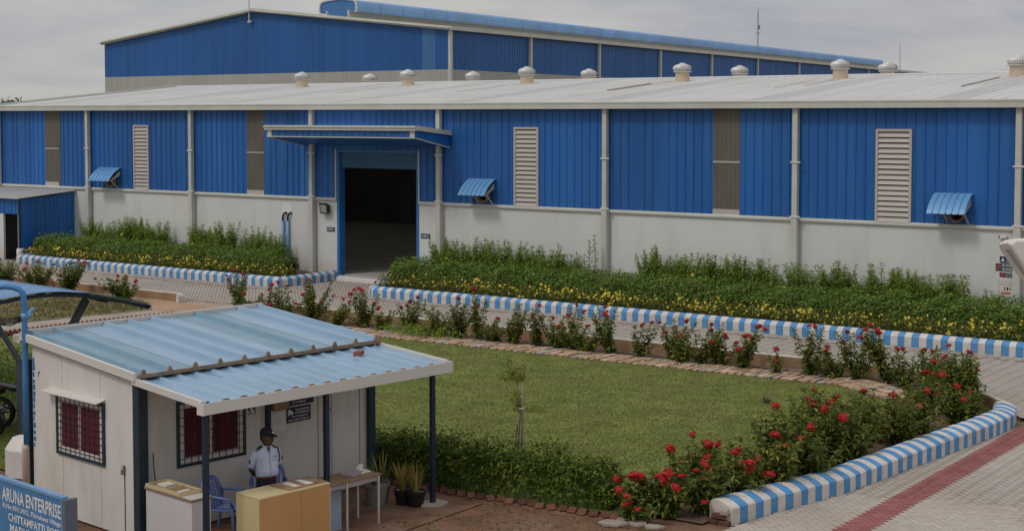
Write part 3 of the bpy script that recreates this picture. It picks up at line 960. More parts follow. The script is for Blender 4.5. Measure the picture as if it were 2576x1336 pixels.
# loading door
b = MB()
b.box(DX0 - 0.02, DX0 + 0.10, -0.012, 0.30, 0.10, DTOP)
b.box(DX1 - 0.10, DX1 + 0.02, -0.012, 0.30, 0.10, DTOP)
b.box(DX0 + 0.10, DX1 - 0.10, 0.0, 0.20, DTOP - 0.1, DTOP)
b.build('door_frame', M['jamb'], WH)
b = MB()
for q in range(8):
    z = 4.18 + q * 0.075
    b.extrude([(DX0 + 0.10, 0.12, z), (DX0 + 0.10, 0.10, z + 0.037), (DX0 + 0.10, 0.12, z + 0.073), (DX0 + 0.10, 0.15, z + 0.073), (DX0 + 0.10, 0.15, z)], (DX1 - DX0 - 0.2, 0, 0))
b.build('roller_shutter', M['shutter'], WH)
b = MB()
b.box(DX0 - 0.075, DX0 - 0.02, -0.065, 0.0, SILL - 0.02, DTOP + 0.02)
b.box(DX1 + 0.02, DX1 + 0.075, -0.065, 0.0, SILL - 0.02, DTOP + 0.02)
b.build('corner_flashing', M['trim'], WH)
b = MB().extrude([(DX0 - 0.1, 0.0, 0.155), (DX0 - 0.1, -0.52, 0.165), (DX0 - 0.1, -0.60, 0.13), (DX0 - 0.1, -0.60, -0.02), (DX0 - 0.1, 0.0, -0.02)], (DX1 - DX0 + 0.3, 0, 0))
b.build('door_step', M['shell'], WH, bev=0.01)
# dim clutter just inside the doorway
b = MB().box(20.95, 21.35, 5.4, 5.9, 0.16, 3.0).box(20.9, 21.9, 4.8, 5.4, 0.16, 0.6)
b.build('stored_frame', M['interior'], WH)

for q, (x, y, w_, h_) in enumerate(((20.0, 12, 1.2, 1.5), (21.6, 12.4, 1.1, 1.1), (18.2, 14, 1.3, 2.0), (23.4, 15, 1.2, 0.9))):
    MB().box(x, x + w_, y, y + 1.0, 0.17, 0.17 + h_).build('stored_crate', M['tray'], WH)
# canopy over the door: white gutter, blue fascia, dark soffit, falling back to the wall
CX0, CX1, CY = 19.0, 26.02, -2.0
for x in (CX0, CX1 - 0.03):
    MB().extrude([(x, CY, 5.37), (x, CY, 5.60), (x, -0.05, 5.42), (x, -0.05, 5.00)], (0.03, 0, 0)).build('canopy_side', M['clad'], WH)
cladding(CX0 + 0.22, CX1 - 0.2, 5.38, 5.60, WH, M['clad'], 'canopy_fascia', y=CY - 0.005)
b = MB()
b.box(CX0 - 0.10, CX1 + 0.10, CY - 0.10, CY + 0.10, 5.60, 5.77)
b.box(CX0 - 0.12, CX1 + 0.12, CY - 0.14, CY - 0.09, 5.70, 5.74)
for x in (CX0 - 0.09, CX1 - 0.01):
    b.extrude([(x, CY + 0.1, 5.605), (x, CY + 0.1, 5.77), (x, -0.05, 5.585), (x, -0.05, 5.425)], (0.10, 0, 0))
b.box(CX0 - 0.01, CX0 + 0.21, CY - 0.025, CY - 0.006, 5.37, 5.60)
b.box(CX1 - 0.20, CX1 + 0.01, CY - 0.025, CY - 0.006, 5.37, 5.60)
b.box(CX0 - 0.01, CX1 + 0.01, CY - 0.045, CY - 0.006, 5.335, 5.372)
b.bar((CX0, CY, 5.355), (CX0, -0.06, 4.985), 0.05, 0.035)
b.bar((CX1, CY, 5.355), (CX1, -0.06, 4.985), 0.05, 0.035)
b.build('canopy_gutter', M['trim'], WH)
b = MB().extrude([(CX0 + 0.03, CY + 0.01, 5.375), (CX0 + 0.03, CY + 0.01, 5.40), (CX0 + 0.03, -0.03, 5.03), (CX0 + 0.03, -0.03, 5.005)], (CX1 - CX0 - 0.06, 0, 0))
b.build('canopy_soffit', M['clad'], WH)
b = MB().extrude([(CX0 + 0.03, CY + 0.01, 5.62), (CX0 + 0.03, CY + 0.01, 5.64), (CX0 + 0.03, -0.03, 5.47), (CX0 + 0.03, -0.03, 5.45)], (CX1 - CX0 - 0.06, 0, 0))
b.build('canopy_roof', M['roofw'], WH)

# plaster patch round the cable pipes
n = 20
b = MB()
pr = [(18.0 + 0.26 * math.cos(2 * math.pi * k / n) * (1 + 0.08 * math.sin(3 * k)), -0.006, 2.42 + 0.36 * math.sin(2 * math.pi * k / n) * (1 + 0.05 * math.cos(2 * k))) for k in range(n)]
b.extrude(pr, (0, 0.004, 0))
b.build('plaster_patch', M['patch'], WH)
for x in (17.86, 18.12):
    b = MB().tube([(x, -0.09, 0.0), (x, -0.09, 2.08)], 0.055, 10)
    p = b.build('conduit_pipe', M['skyblue'], WH, smooth=True)
    pts = [(x, -0.09, 2.05), (x, -0.09, 2.22), (x + 0.03, -0.085, 2.33), (x + 0.09, -0.06, 2.39), (x + 0.13, -0.0, 2.38)]
    MB().tube(pts, 0.04, 8).build('cable_sleeve', M['black'], p, smooth=True)
# floodlight beside the door
fl = thing('floodlight', 'small black floodlight fixed to the white wall left of the loading door', 'floodlight', (20.12, 0, 2.63))
b = MB()
b.loft([[(-0.20, -0.20, -0.20), (0.20, -0.20, -0.20), (0.20, -0.26, 0.20), (-0.20, -0.26, 0.20)], [(-0.15, -0.04, -0.14), (0.15, -0.04, -0.14), (0.15, -0.04, 0.14), (-0.15, -0.04, 0.14)]])
b.build('housing', M['black'], fl, bev=0.01)
b = MB().add([(-0.15, -0.212, -0.15), (0.15, -0.212, -0.15), (0.15, -0.262, 0.15), (-0.15, -0.262, 0.15)], [(0, 1, 2, 3)])
b.build('lens', M['glass'], fl)
MB().box(-0.19, 0.19, -0.30, -0.24, 0.19, 0.215).box(-0.04, 0.04, -0.06, 0.0, -0.05, 0.05).build('bracket', M['black'], fl)
# small plates with door marks
def squiggle(parent, x0, x1, z0, z1, y, mat, n, seed, hh=0.6):
    """unreadable small print: short strokes"""
    rr = random.Random(seed)
    b = MB()
    x = x0
    zc = (z0 + z1) / 2
    h = (z1 - z0) * hh
    wch = (x1 - x0) / n
    for q in range(n):
        a = x0 + wch * q + wch * 0.1
        c = a + wch * rr.uniform(0.55, 0.85)
        th = h * 0.2
        b.box(a, a + wch * 0.18, y - 0.002, y, zc - h / 2, zc + h / 2)
        if rr.random() < 0.75: b.box(a + wch * .18, c, y - 0.002, y, zc + h / 2 - th, zc + h / 2)
        if rr.random() < 0.75: b.box(a + wch * .18, c, y - 0.002, y, zc - h / 2, zc - h / 2 + th)
        if rr.random() < 0.5: b.box(c - wch * .18, c, y - 0.002, y, zc - h / 2 + th, zc + h / 2 - th)
    return tag(b.build('lettering', mat, parent), kind='stuff')
def plate(name, label, x0, x1, z0, z1, mat, y=-0.02):
    t = thing(name, label, 'sign', ((x0 + x1) / 2, 0, (z0 + z1) / 2))
    w, h = (x1 - x0) / 2, (z1 - z0) / 2
    MB().box(-w, w, y, y + 0.018, -h, h).build('plate', mat, t)
    return t, w, h
t, w, h = plate('door_plate', 'tiny dark plate with pale letters left of the loading door', 20.08, 20.48, 1.77, 1.93, M['navysign'])
squiggle(t, -w + .03, w - .03, -h + .02, h - .02, -0.021, M['letter'], 6, 3, 0.75)
t, w, h = plate('door_plate', 'tiny navy plate with white script right of the loading door', 24.66, 25.08, 1.73, 1.89, M['navysign'])
squiggle(t, -w + .03, w - .03, -h + .02, h - .02, -0.021, M['letter'], 7, 9, 0.7)
# notices near the right end of the wall
t, w, h = plate('wall_sign', 'dark purple notice topmost in the stack at the right wall end', 45.43, 45.93, 2.04, 2.21, M['navysign'])
MB().extrude([(-w + .03, -0.0215, -0.05), (-w + .14, -0.0215, -0.05), (-w + .085, -0.0215, 0.055)], (0, 0.0015, 0)).build('warning_triangle', M['letter'], t)
squiggle(t, -w + .17, w - .03, 0.01, h - .015, -0.021, M['letter'], 8, 1)
squiggle(t, -w + .17, w - .03, -h + .015, -0.01, -0.021, M['letter'], 9, 2)
t, w, h = plate('no_smoking_sign', 'green and navy NO SMOKING ZONE sign, second in the wall stack', 45.32, 45.90, 1.81, 2.01, M['greensign'])
tag(link('lettering', TXT['nosm1'], t, (-w + 0.18, -0.0215, 0.015)), kind='stuff')
tag(link('lettering', TXT['nosm2'], t, (-w + 0.18, -0.0215, -0.085)), kind='stuff')
b = MB()
b.loft([[(-w + 0.085 + r * math.cos(k * math.pi / 8), yy, r * math.sin(k * math.pi / 8)) for k in range(16)] for r, yy in ((0.068, -0.021), (0.068, -0.024), (0.048, -0.024), (0.048, -0.021))], caps=False)
b.obox((-w + 0.085, -0.0225, 0), (0.045, 0, 0.045), (0, 0.001, 0), (-0.007, 0, 0.007))
b.build('no_smoking_symbol', M['redink'], t)
t, w, h = plate('wall_sign', 'purple notice with white print below the NO SMOKING sign', 45.43, 45.91, 1.64, 1.76, M['purplesign'])
MB().obox((-w + .07, -0.0215, 0), (0.04, 0, 0.02), (0, 0.001, 0), (-0.02, 0, 0.03)).build('warning_mark', M['redink'], t)
squiggle(t, -w + .15, w - .03, 0.005, h - .01, -0.021, M['letter'], 8, 5)
squiggle(t, -w + .15, w - .03, -h + .01, -0.005, -0.021, M['letter'], 8, 6)
t, w, h = plate('notice_board', 'white notice with dashed border lowest of the stack at the wall end', 45.40, 45.91, 1.08, 1.60, M['paper'])
b = MB()
for q in range(9):
    f = -w + 0.02 + q * (2 * w - 0.04) / 8.6
    b.box(f, f + 0.03, -0.0215, -0.02, -h + 0.012, -h + 0.027)
    g_ = -h + 0.02 + q * (2 * h - 0.04) / 8.6
    b.box(-w + 0.012, -w + 0.027, -0.0215, -0.02, g_, g_ + 0.03)
    b.box(w - 0.027, w - 0.012, -0.0215, -0.02, g_, g_ + 0.03)
b.build('dashed_border', M['olive'], t)
squiggle(t, -w + .08, w - .06, 0.16, 0.21, -0.021, M['greyink'], 9, 11)
for q in range(3):
    squiggle(t, -w + .06, w - .06, 0.06 + .03 * q, 0.085 + .03 * q, -0.021, M['redink'] if q < 2 else M['greyink'], 14, 12 + q, 0.5)
for q, mm in enumerate(('rust', 'olive', 'greyink')):
    MB().box(-0.10 + q * .08, -0.05 + q * .08, -0.022, -0.02, -0.07, 0.02).build('small_picture', M[mm], t)
MB().box(-w + .1, w - .16, -0.0215, -0.02, -0.17, -0.12).build('red_band', M['redink'], t)
squiggle(t, -w + .1, w - .16, -0.22, -0.19, -0.021, M['redink'], 10, 20)
# small white camera under the flashing at the right
cm = thing('security_camera', 'tiny white camera under the flashing at the right wall end', 'camera', (45.55, -0.05, 2.76))
MB().box(-0.09, 0.09, -0.10, 0.02, -0.04, 0.03).build('body', M['shell'], cm, bev=0.012)
MB().tube([(-0.09, -0.05, 0), (-0.13, -0.06, -0.01)], 0.03, 10).build('lens', M['black'], cm)

# ================================================================== ANNEX SHED
AN = thing('annex_shed', 'small blue lean-to shed with white roof and open dark doorway', 'shed', (5.2, 0, 0))
cz0, cz1 = 2.60, 2.80
b = MB().box(-8, -0.04, -2.80, -2.76, 1.98, cz0)
b.build('door_lintel', M['clad'], AN)
# ribbed right wall sheets
n = 4
for q in range(n):
    y0 = -2.82 + 2.80 * q / n; y1 = -2.82 + 2.80 * (q + 1) / n
    za = cz0 + (cz1 - cz0) * q / n; zb = cz0 + (cz1 - cz0) * (q + 1) / n
    b = MB()
    b.add([(0.01, y0, 0), (0.01, y1, 0), (0.01, y1, zb), (0.01, y0, za)], [(0, 1, 2, 3)])
    for kk in range(3):
        yy = y0 + 0.1 + kk * 0.22
        b.box(0.01, 0.03, yy, yy + 0.04, 0, za - 0.01)
    b.build('wall_sheet', M['clad'], AN)
for q in range(8):
    b = MB().box(-0.5 * (q + 1), -0.5 * q - 0.06, -2.825, -2.802, 1.98, cz0 - 0.02)
    b.box(-0.5 * q - 0.30, -0.5 * q - 0.26, -2.84, -2.825, 1.98, cz0 - 0.02)
    b.build('lintel_sheet', M['clad'], AN)
MB().box(-0.05, 0.035, -2.86, -2.79, 0, cz0 + 0.02).build('corner_post', M['teal'], AN)
MB().box(-3.6, -1.12, -2.82, -2.72, 0, 1.98).build('front_wall', M['wall'], AN)
MB().box(-8, -0.1, -0.05, -0.02, 0, 2.7).box(-8, -0.05, -2.7, -0.1, 0.0, 0.03).build('inside', M['dark'], AN)  # near-black colour stands in for the shade inside the doorway
MB().box(-0.16, -0.06, -2.80, -2.77, 0, 1.98).build('door_jamb', M['trim'], AN)
for q in range(9):
    x0 = -8.2 + q * 0.93
    b = MB().extrude([(x0, -3.02, cz0 + 0.04), (x0, -3.02, cz0 + 0.075), (x0, -0.02, cz1 + 0.105), (x0, -0.02, cz1 + 0.07)], (0.92, 0, 0))
    for kk in range(3):
        xa = x0 + 0.1 + kk * 0.3
        b.extrude([(xa, -3.02, cz0 + 0.075), (xa, -3.02, cz0 + 0.10), (xa, -0.02, cz1 + 0.13), (xa, -0.02, cz1 + 0.105)], (0.04, 0, 0))
    b.build('roof_sheet', M['roofw'], AN)
cn_ = thing('drum', 'small red and white container at the foot of the shed corner', 'container', (5.35, -2.95, 0))
MB().lathe([(0.12, 0.22), (0.13, 0.30), (0.13, 0.52), (0.10, 0.56)], 14).build('top', M['shell'], cn_, smooth=True)
MB().lathe([(0.13, 0.0), (0.13, 0.22)], 14).build('body', M['red'], cn_, (-0.0, 0, 0), smooth=True)

# ================================================================== TALL HALL BEHIND
HB = thing('factory_hall', 'tall gabled blue factory hall with ridge monitor behind the low warehouse', 'factory', (2.33, 30, 0))
HW, HE, HP, HG = 31.95, 11.40, 13.12, 8.94
HL = 176.0
ux, uy = -0.0995, 0.995
def hp(x, y, z):          # x along the gable (negative left), y metres along the long side
    return (x + ux * y, uy * y, z)
def gz(x):
    f = -x / HW
    return HE + (HP - HE) * (1 - abs(f - 0.515) / (0.515 if f < 0.515 else 0.485))
n = 32
for q in range(n):
    x0 = -HW + HW * q / n; x1 = -HW + HW * (q + 1) / n
    prof = [(x0, 0.0)]
    xk = math.ceil(x0 / 0.333) * 0.333
    while xk + 0.1 < x1:
        prof += [(xk, 0), (xk + 0.03, -0.02), (xk + 0.07, -0.02), (xk + 0.10, 0)]
        xk += 0.333
    prof.append((x1, 0))
    b = MB()
    m_ = len(prof)
    vs = [(x, y, HG) for x, y in prof] + [(x, y, gz(x)) for x, y in prof]
    b.add(vs, [(i, i + 1, i + 1 + m_, i + m_) for i in range(m_ - 1)])
    b.build('wall_sheet', M['clad2b'] if q == n - 2 else M['clad2'], HB)
    b = MB().strip([(x, y, 0) for x, y in prof], (0, 0, HG))
    b.build('base_sheet', M['greyclad'], HB)
BAY = [0, 9.95, 20.1, 30.8, 41.3, 52.2, 63.5, 74.6, 86.5, 98, 110, 122, 134, 148, 162, 176]
ang = math.atan2(uy, ux)
for q in range(len(BAY) - 1):
    y0, y1 = BAY[q], BAY[q + 1]
    nn_ = 5 if q < 6 else 2
    for w in range(nn_):
        a = y0 + (y1 - y0) * w / nn_; c = y0 + (y1 - y0) * (w + 1) / nn_
        prof = [(0, 0)]
        xk = 0.15
        while xk + 0.12 < c - a:
            prof += [(xk, 0), (xk + 0.03, -0.025), (xk + 0.08, -0.025), (xk + 0.12, 0)]
            xk += 0.333
        prof.append((c - a, 0))
        MB().strip([(x, y, 0) for x, y in prof], (0, 0, HE - HG)).build('wall_sheet', M['clad2'], HB, (ux * a, uy * a, HG), ang)
        MB().strip([(x, y, 0) for x, y in prof], (0, 0, HG)).build('base_sheet', M['greyclad'], HB, (ux * a, uy * a, 0), ang)
    b = MB().box(-0.12, 0.12, -0.20, -0.02, 0, HE)
    b.build('downpipe', M['trim'], HB, (ux * (y0 + .1), uy * (y0 + .1), 0), ang)
# roof, eave gutter, rake trims
pk = -HW * 0.515
b = MB()
b.add([hp(0.3, -0.4, HE), hp(0.3, HL, HE), hp(pk, HL, HP), hp(pk, -0.4, HP)], [(0, 1, 2, 3)])
b.add([hp(-HW - 0.3, -0.4, HE), hp(-HW - 0.3, HL, HE), hp(pk, HL, HP), hp(pk, -0.4, HP)], [(0, 3, 2, 1)])
b.add([hp(-HW, 0, 0), hp(-HW, HL, 0), hp(-HW, HL, HE), hp(-HW, 0, HE)], [(0, 1, 2, 3)])
b.build('roof', M['roofw'], HB)
b = MB()
b.bar(hp(-HW - 0.15, -0.12, HE + 0.02), hp(pk, -0.12, HP + 0.06), 0.25, 0.24)
b.bar(hp(pk, -0.12, HP + 0.06), hp(0.2, -0.12, HE + 0.02), 0.25, 0.24)
b.build('rake_trim', M['trim'], HB)
MB().bar(hp(0.2, -0.2, HE + 0.03), hp(0.2, HL, HE + 0.03), 0.3, 0.24).build('gutter', M['trim'], HB)
# ridge monitor
m0, m1 = 9.3, 142.0
th = 1.05
b = MB().extrude([hp(pk - th, m0, HP - 0.3), hp(pk + th, m0, HP - 0.3), hp(pk + th, m0, 13.72), hp(pk - th, m0, 13.72)], Vector(hp(0, m1, 0)) - Vector(hp(0, m0, 0)))
mon = b.build('monitor_throat', M['trim'], HB)
prof = [(1.72, 13.58), (1.78, 13.75), (1.78, 14.05), (1.70, 14.28), (1.50, 14.42), (0.9, 14.50), (0, 14.56), (-0.9, 14.50), (-1.50, 14.42), (-1.70, 14.28), (-1.78, 14.05), (-1.78, 13.75), (-1.72, 13.58)]
seg = 44
for q in range(seg):
    a = m0 + (m1 - m0) * q / seg; c = m0 + (m1 - m0) * (q + 1) / seg
    b = MB()
    dv = Vector(hp(0, c, 0)) - Vector(hp(0, a, 0))
    b.strip([hp(pk + x, a, z) for x, z in prof], dv * 0.985)
    for kk in range(8):
        f = (kk + 0.5) / 8
        st = Vector(hp(0, a + (c - a) * f, 0)) - Vector(hp(0, a, 0))
        b.strip([Vector(hp(pk + x * 1.018, a, 13.6 + (z - 13.6) * 1.03)) + st for x, z in prof], dv * 0.03)
    b.build('monitor_sheet', M['hoodblue'], mon)
b = MB().extrude([hp(pk + x, m0 + 0.02, z) for x, z in prof], Vector(hp(0, 0.05, 0)))
b.extrude([hp(pk - th + .12, m0 - 0.03, HP - .3), hp(pk + th - .12, m0 - 0.03, HP - .3), hp(pk + th - .12, m0 - 0.03, 13.75), hp(pk - th + .12, m0 - 0.03, 13.75)], Vector(hp(0, 0.04, 0)))
b.build('monitor_end', M['clad2b'], mon)
b = MB()
for (x0, z0), (x1, z1) in zip(prof, prof[1:]):
    b.bar(hp(pk + x0, m0 - 0.02, z0), hp(pk + x1, m0 - 0.02, z1), 0.12, 0.12, up=(0, 1, 0))
for sx in (-1, 1):
    b.bar(hp(pk + sx * th, m0 - 0.04, HP - 0.3), hp(pk + sx * th, m0 - 0.04, 13.72), 0.12)
b.build('monitor_trim', M['trim'], mon)
b = MB().bar(hp(pk + th + 0.02, m0, 13.70), hp(pk + 1.72, m0, 13.56), 0.02, 0.02)
b.add([hp(pk + th, m0, 13.68), hp(pk + 1.74, m0, 13.57), hp(pk + 1.74, m1, 13.57), hp(pk + th, m1, 13.68)], [(0, 1, 2, 3)])
b.build('monitor_soffit', M['trim'], mon)
MB().bar((-16.75, -0.25, 12.4), (-16.75, -0.25, 15.2), 0.07).box(-16.9, -16.6, -0.25, -0.05, 12.35, 12.5).build('lightning_rod', M['steel'], HB)
b = MB().box(-0.03, 0.06, -0.05, 0.02, 7.6, 8.94)
MB().box(0.02, 0.06, 16.0, 17.6, 6.5, 8.75).build('louvre_panel', M['bluegrey'], HB, (-1.68, 0.1, 0))

# far masts
mt = thing('radio_mast', 'thin lattice radio mast rising far behind the blue hall', 'mast', (-59.1, 195.6, 0))
b = MB()
for k in range(3):
    a = k * 2.094
    b.bar((0.16 * math.cos(a), 0.16 * math.sin(a), 0), (0.09 * math.cos(a), 0.09 * math.sin(a), 24.0), 0.04)
for q in range(48):
    z = q * 0.5
    r0 = 0.16 - 0.07 * q / 48
    for k in range(3):
        a = k * 2.094; c = (k + 1) * 2.094
        b.bar((r0 * math.cos(a), r0 * math.sin(a), z), (r0 * math.cos(c), r0 * math.sin(c), z + 0.5), 0.02)
b.build('lattice', M['stake'], mt)
MB().bar((0, 0, 23.5), (0.05, 0, 25.0), 0.06).build('rod', M['bluegrey'], mt)
MB().bar((-0.6, 0, 20.5), (0.5, 0, 20.6), 0.08).build('cross_arm', M['bluegrey'], mt)
MB().box(0.1, 0.35, -0.1, 0.1, 21.2, 21.9).build('antenna', M['bluegrey'], mt)
mt = thing('antenna_pole', 'hair-thin antenna pole far behind near the right end of the hall', 'antenna', (-38.8, 209.8, 0))
MB().tube([(0, 0, 0), (0, 0, 14), (0.0, 0, 18.8)], [0.12, 0.07, 0.04], 6).build('pole', M['stake'], mt)

# ================================================================== SECURITY BOOTH
BO = Vector((41.884, -27.540, 0))
BA = R(82.9)
BC, BS = math.cos(BA), math.sin(BA)
def bp(x, y, z=0):
    return (BO.x + x * BC - y * BS, BO.y + x * BS + y * BC, z)
SB = thing('security_booth', 'cream panel guard booth with light blue ribbed roof, front awning and maroon curtained windows', 'booth', BO, BA)
X0, X1, Y0, Y1 = 0.02, 4.50, 0.10, 2.92
# sandwich panels: left side, front, right and back
def panel(x0, x1, y0, y1, z0, z1, mat='cabin', name='wall_panel'):
    return MB().box(x0, x1, y0, y1, z0, z1).build(name, M[mat], SB, bev=0.006)
zs = lambda y: 2.30 + (y - Y0) * 0.27 / 3.1
edges = [Y0, 0.98, 2.04, Y1]
for a, c in zip(edges, edges[1:]):
    b = MB().extrude([(X0, a + .004, 0.02), (X0, c - .004, 0.02), (X0, c - .004, zs(c)), (X0, a + .004, zs(a))], (0.06, 0, 0))
    b.build('wall_panel', M['cabin'], SB, bev=0.005)
for a, c in ((X0 + .06, 1.17), (1.17, 2.30), (2.30, 3.42), (3.78, 4.30)):
    panel(a + .004, c - .004, Y0, Y0 + 0.06, 0.02, 2.30)
panel(X1 - .06, X1, Y0 + .07, Y1, 0.02, 2.3)
panel(X0 + .06, X1 - .06, Y1 - .06, Y1, 0.02, 2.44)
b = MB()
b.box(3.42, 3.50, Y0 - 0.02, Y0 + 0.07, 0.02, 2.10).box(3.70, 3.78, Y0 - 0.02, Y0 + 0.07, 0.02, 2.10).box(3.50, 3.70, Y0 + 0.0, Y0 + 0.05, 0.02, 2.3)
dr = b.build('door_frame', M['white'], SB)
MB().box(3.52, 3.545, Y0 - 0.03, Y0 - 0.005, 1.55, 1.75).box(3.52, 3.545, Y0 - 0.03, Y0 - 0.005, 1.05, 1.25).build('hinge', M['tray'], dr)
MB().box(3.50, 3.70, Y0 - 0.008, Y0 - 0.001, 1.38, 1.395).build('latch', M['grille'], dr)
panel(4.30, 4.44, Y0 - 0.02, Y0 + 0.06, 0.02, 2.30, 'white', 'end_panel')
# steel corner pillars and base rail, eave rails
for x, y, w in ((0.10, 0.06, 0.16), (4.50, 0.06, 0.13), (0.06, 3.03, 0.11), (4.5, 3.0, 0.1)):
    MB().box(x - w / 2, x + w / 2, y - w / 2, y + w / 2, 0, 2.32).build('pillar', M['teal'], SB, bev=0.008)
MB().box(2.36, 2.42, 0.02, 0.095, 0.02, 2.28).build('pillar', M['navy'], SB)
b = MB().bar((0.03, 0.02, 2.335), (0.03, 3.0, 2.594), 0.08, 0.06)
b.bar((0.04, 0.05, 2.335), (4.56, 0.05, 2.335), 0.08, 0.06).bar((4.52, 0.02, 2.335), (4.52, 3.0, 2.594), 0.08, 0.06)
b.build('eave_rail', M['teal'], SB)
# upper roof: four wide sheets with trapezoid ribs
RS = 0.27 / 3.10
def ribbed(x0, x1, pitch, phase, h=0.06):
    prof = [(x0, 0.0)]
    k = math.ceil((x0 - phase) / pitch)
    while phase + k * pitch + 0.094 < x1:
        x = phase + k * pitch
        if x > x0 + 0.004:
            prof += [(x, 0), (x + 0.032, h), (x + 0.062, h), (x + 0.094, 0)]
        k += 1
    prof.append((x1, 0))
    return prof
cuts = [-0.02, 0.93, 2.70, 3.60, 4.62]
matsr = ['rooftint', 'roofblue', 'rooftint', 'roofblue']
for q in range(4):
    prof = ribbed(cuts[q], cuts[q + 1], 0.445, 0.03)
    b = MB().strip([(x, -0.05, 2.425 + z + 0.003 * (q % 2)) for x, z in prof], (0, 3.10, 3.10 * RS))
    b.build('roof_sheet', M[matsr[q]], SB)
    b = MB().strip([(x, -0.05, 2.42 + z) for x, z in prof], (0, 0.05, 0.002))
b = MB()
b.box(-0.05, 4.64, 3.07, 3.12, 2.68, 2.765)
b.build('back_trim', M['white'], SB)
MB().box(-0.02, 4.6, 2.98, 3.06, 2.58, 2.672).build('back_rail', M['navy'], SB)
b = MB()
b.extrude([(-0.075, -0.06, 2.335), (-0.025, -0.06, 2.335), (-0.025, -0.06, 2.455), (-0.075, -0.06, 2.455)], (0, 3.20, 3.20 * RS))
b.build('side_fascia', M['white'], SB)
b = MB()
b.extrude([(-0.07, 3.125, 2.56), (-0.07, 3.33, 2.56), (-0.07, 3.33, 2.68), (-0.07, 3.125, 2.68)], (4.7, 0, 0))
b.build('back_gutter', M['white'], SB)
# foam filler along the front edge of the upper roof
prof = ribbed(-0.02, 4.62, 0.445, 0.03, 0.07)
b = MB()
top_ = [(x, -0.085, 2.428 + z) for x, z in prof]
b.extrude(top_ + [(4.62, -0.085, 2.375), (-0.02, -0.085, 2.375)], (0, 0.03, 0))
b.build('foam_filler', M['rust'], SB)
# front awning
AY0, AY1, AZ0, AZ1 = 0.03, -1.62, 2.335, 2.215
for q in range(4):
    a = -0.02 + 4.62 * q / 4; c = -0.02 + 4.62 * (q + 1) / 4
    prof = ribbed(a, c, 0.30, 0.02, 0.03)
    b = MB().strip([(x, AY0, AZ0 + z + 0.002 * (q % 2)) for x, z in prof], (0, AY1 - AY0, AZ1 - AZ0))
    b.build('awning_sheet', M['roofblue'], SB)
b = MB()
b.extrude([(-0.06, AY1 - 0.10, AZ1 - 0.135), (-0.06, AY1 - 0.10, AZ1 + 0.025), (-0.06, AY1 - 0.085, AZ1 + 0.025), (-0.06, AY1 - 0.085, AZ1 - 0.12), (-0.06, AY1 + 0.03, AZ1 - 0.12), (-0.06, AY1 + 0.03, AZ1 - 0.015), (-0.06, AY1 + 0.045, AZ1 - 0.015), (-0.06, AY1 + 0.045, AZ1 - 0.135)], (2.46, 0, 0))
b.extrude([(2.395, AY1 - 0.103, AZ1 - 0.138), (2.395, AY1 - 0.103, AZ1 + 0.03), (2.395, AY1 - 0.085, AZ1 + 0.03), (2.395, AY1 - 0.085, AZ1 - 0.12), (2.395, AY1 + 0.03, AZ1 - 0.12), (2.395, AY1 + 0.03, AZ1 - 0.015), (2.395, AY1 + 0.045, AZ1 - 0.015), (2.395, AY1 + 0.045, AZ1 - 0.138)], (2.26, 0, 0))
b.box(4.645, 4.66, AY1 - 0.105, AY1 + 0.05, AZ1 - 0.14, AZ1 + 0.03).box(-0.075, -0.06, AY1 - 0.105, AY1 + 0.05, AZ1 - 0.14, AZ1 + 0.02)
b.build('awning_gutter', M['white'], SB)
for x in (-0.055, 4.60):
    b = MB().extrude([(x, AY0, AZ0 - 0.05), (x + 0.045, AY0, AZ0 - 0.05), (x + 0.045, AY0, AZ0 + 0.045), (x, AY0, AZ0 + 0.045)], (0, AY1 - AY0 - 0.02, AZ1 - AZ0))
    b.build('awning_fascia', M['white'], SB)
prof = ribbed(0.02, 4.66, 0.30, 0.02, 0.03)
for x in np.arange(0.32, 4.5, 0.30):
    MB().extrude([(x - 0.035, AY1 - 0.03, AZ1), (x + 0.12, AY1 - 0.03, AZ1), (x + 0.08, AY1 - 0.03, AZ1 + 0.032), (x + 0.005, AY1 - 0.03, AZ1 + 0.032)], (0, 0.03, 0)).build('foam_filler', M['rust'], SB)
b = MB()
b.add([(0.0, AY0, AZ0 - 0.006), (4.6, AY0, AZ0 - 0.006), (4.6, AY1, AZ1 - 0.006), (0.0, AY1, AZ1 - 0.006)], [(0, 1, 2, 3)])
b.build('awning_bounce_sheet', M['white'], SB)  # white underside sheet, added out of view to bounce light onto the front wall
b = MB().bar((0.02, AY1 + 0.12, AZ1 - 0.04), (4.58, AY1 + 0.12, AZ1 - 0.04), 0.05)
for x in (0.05, 2.18, 4.32):
    b.bar((x, AY0, AZ0 - 0.04), (x, AY1 + 0.1, AZ1 - 0.035), 0.045)
b.build('awning_frame', M['navy'], SB)
for x in (0.05, 2.18, 4.34):
    MB().box(x - 0.036, x + 0.036, AY1 + 0.0, AY1 + 0.072, 0.0, AZ1 - 0.05).build('awning_post', M['navy'], SB, bev=0.006)
MB().extrude([(4.05 + 0.29 + 0.22 * math.cos(k * math.pi / 5) * (1.2 if k % 2 else 0.95), -1.6 + 0.2 * math.sin(k * math.pi / 5), -0.02) for k in range(10)], (0, 0, 0.06)).build('post_footing', M['concrete'], SB, bev=0.015)

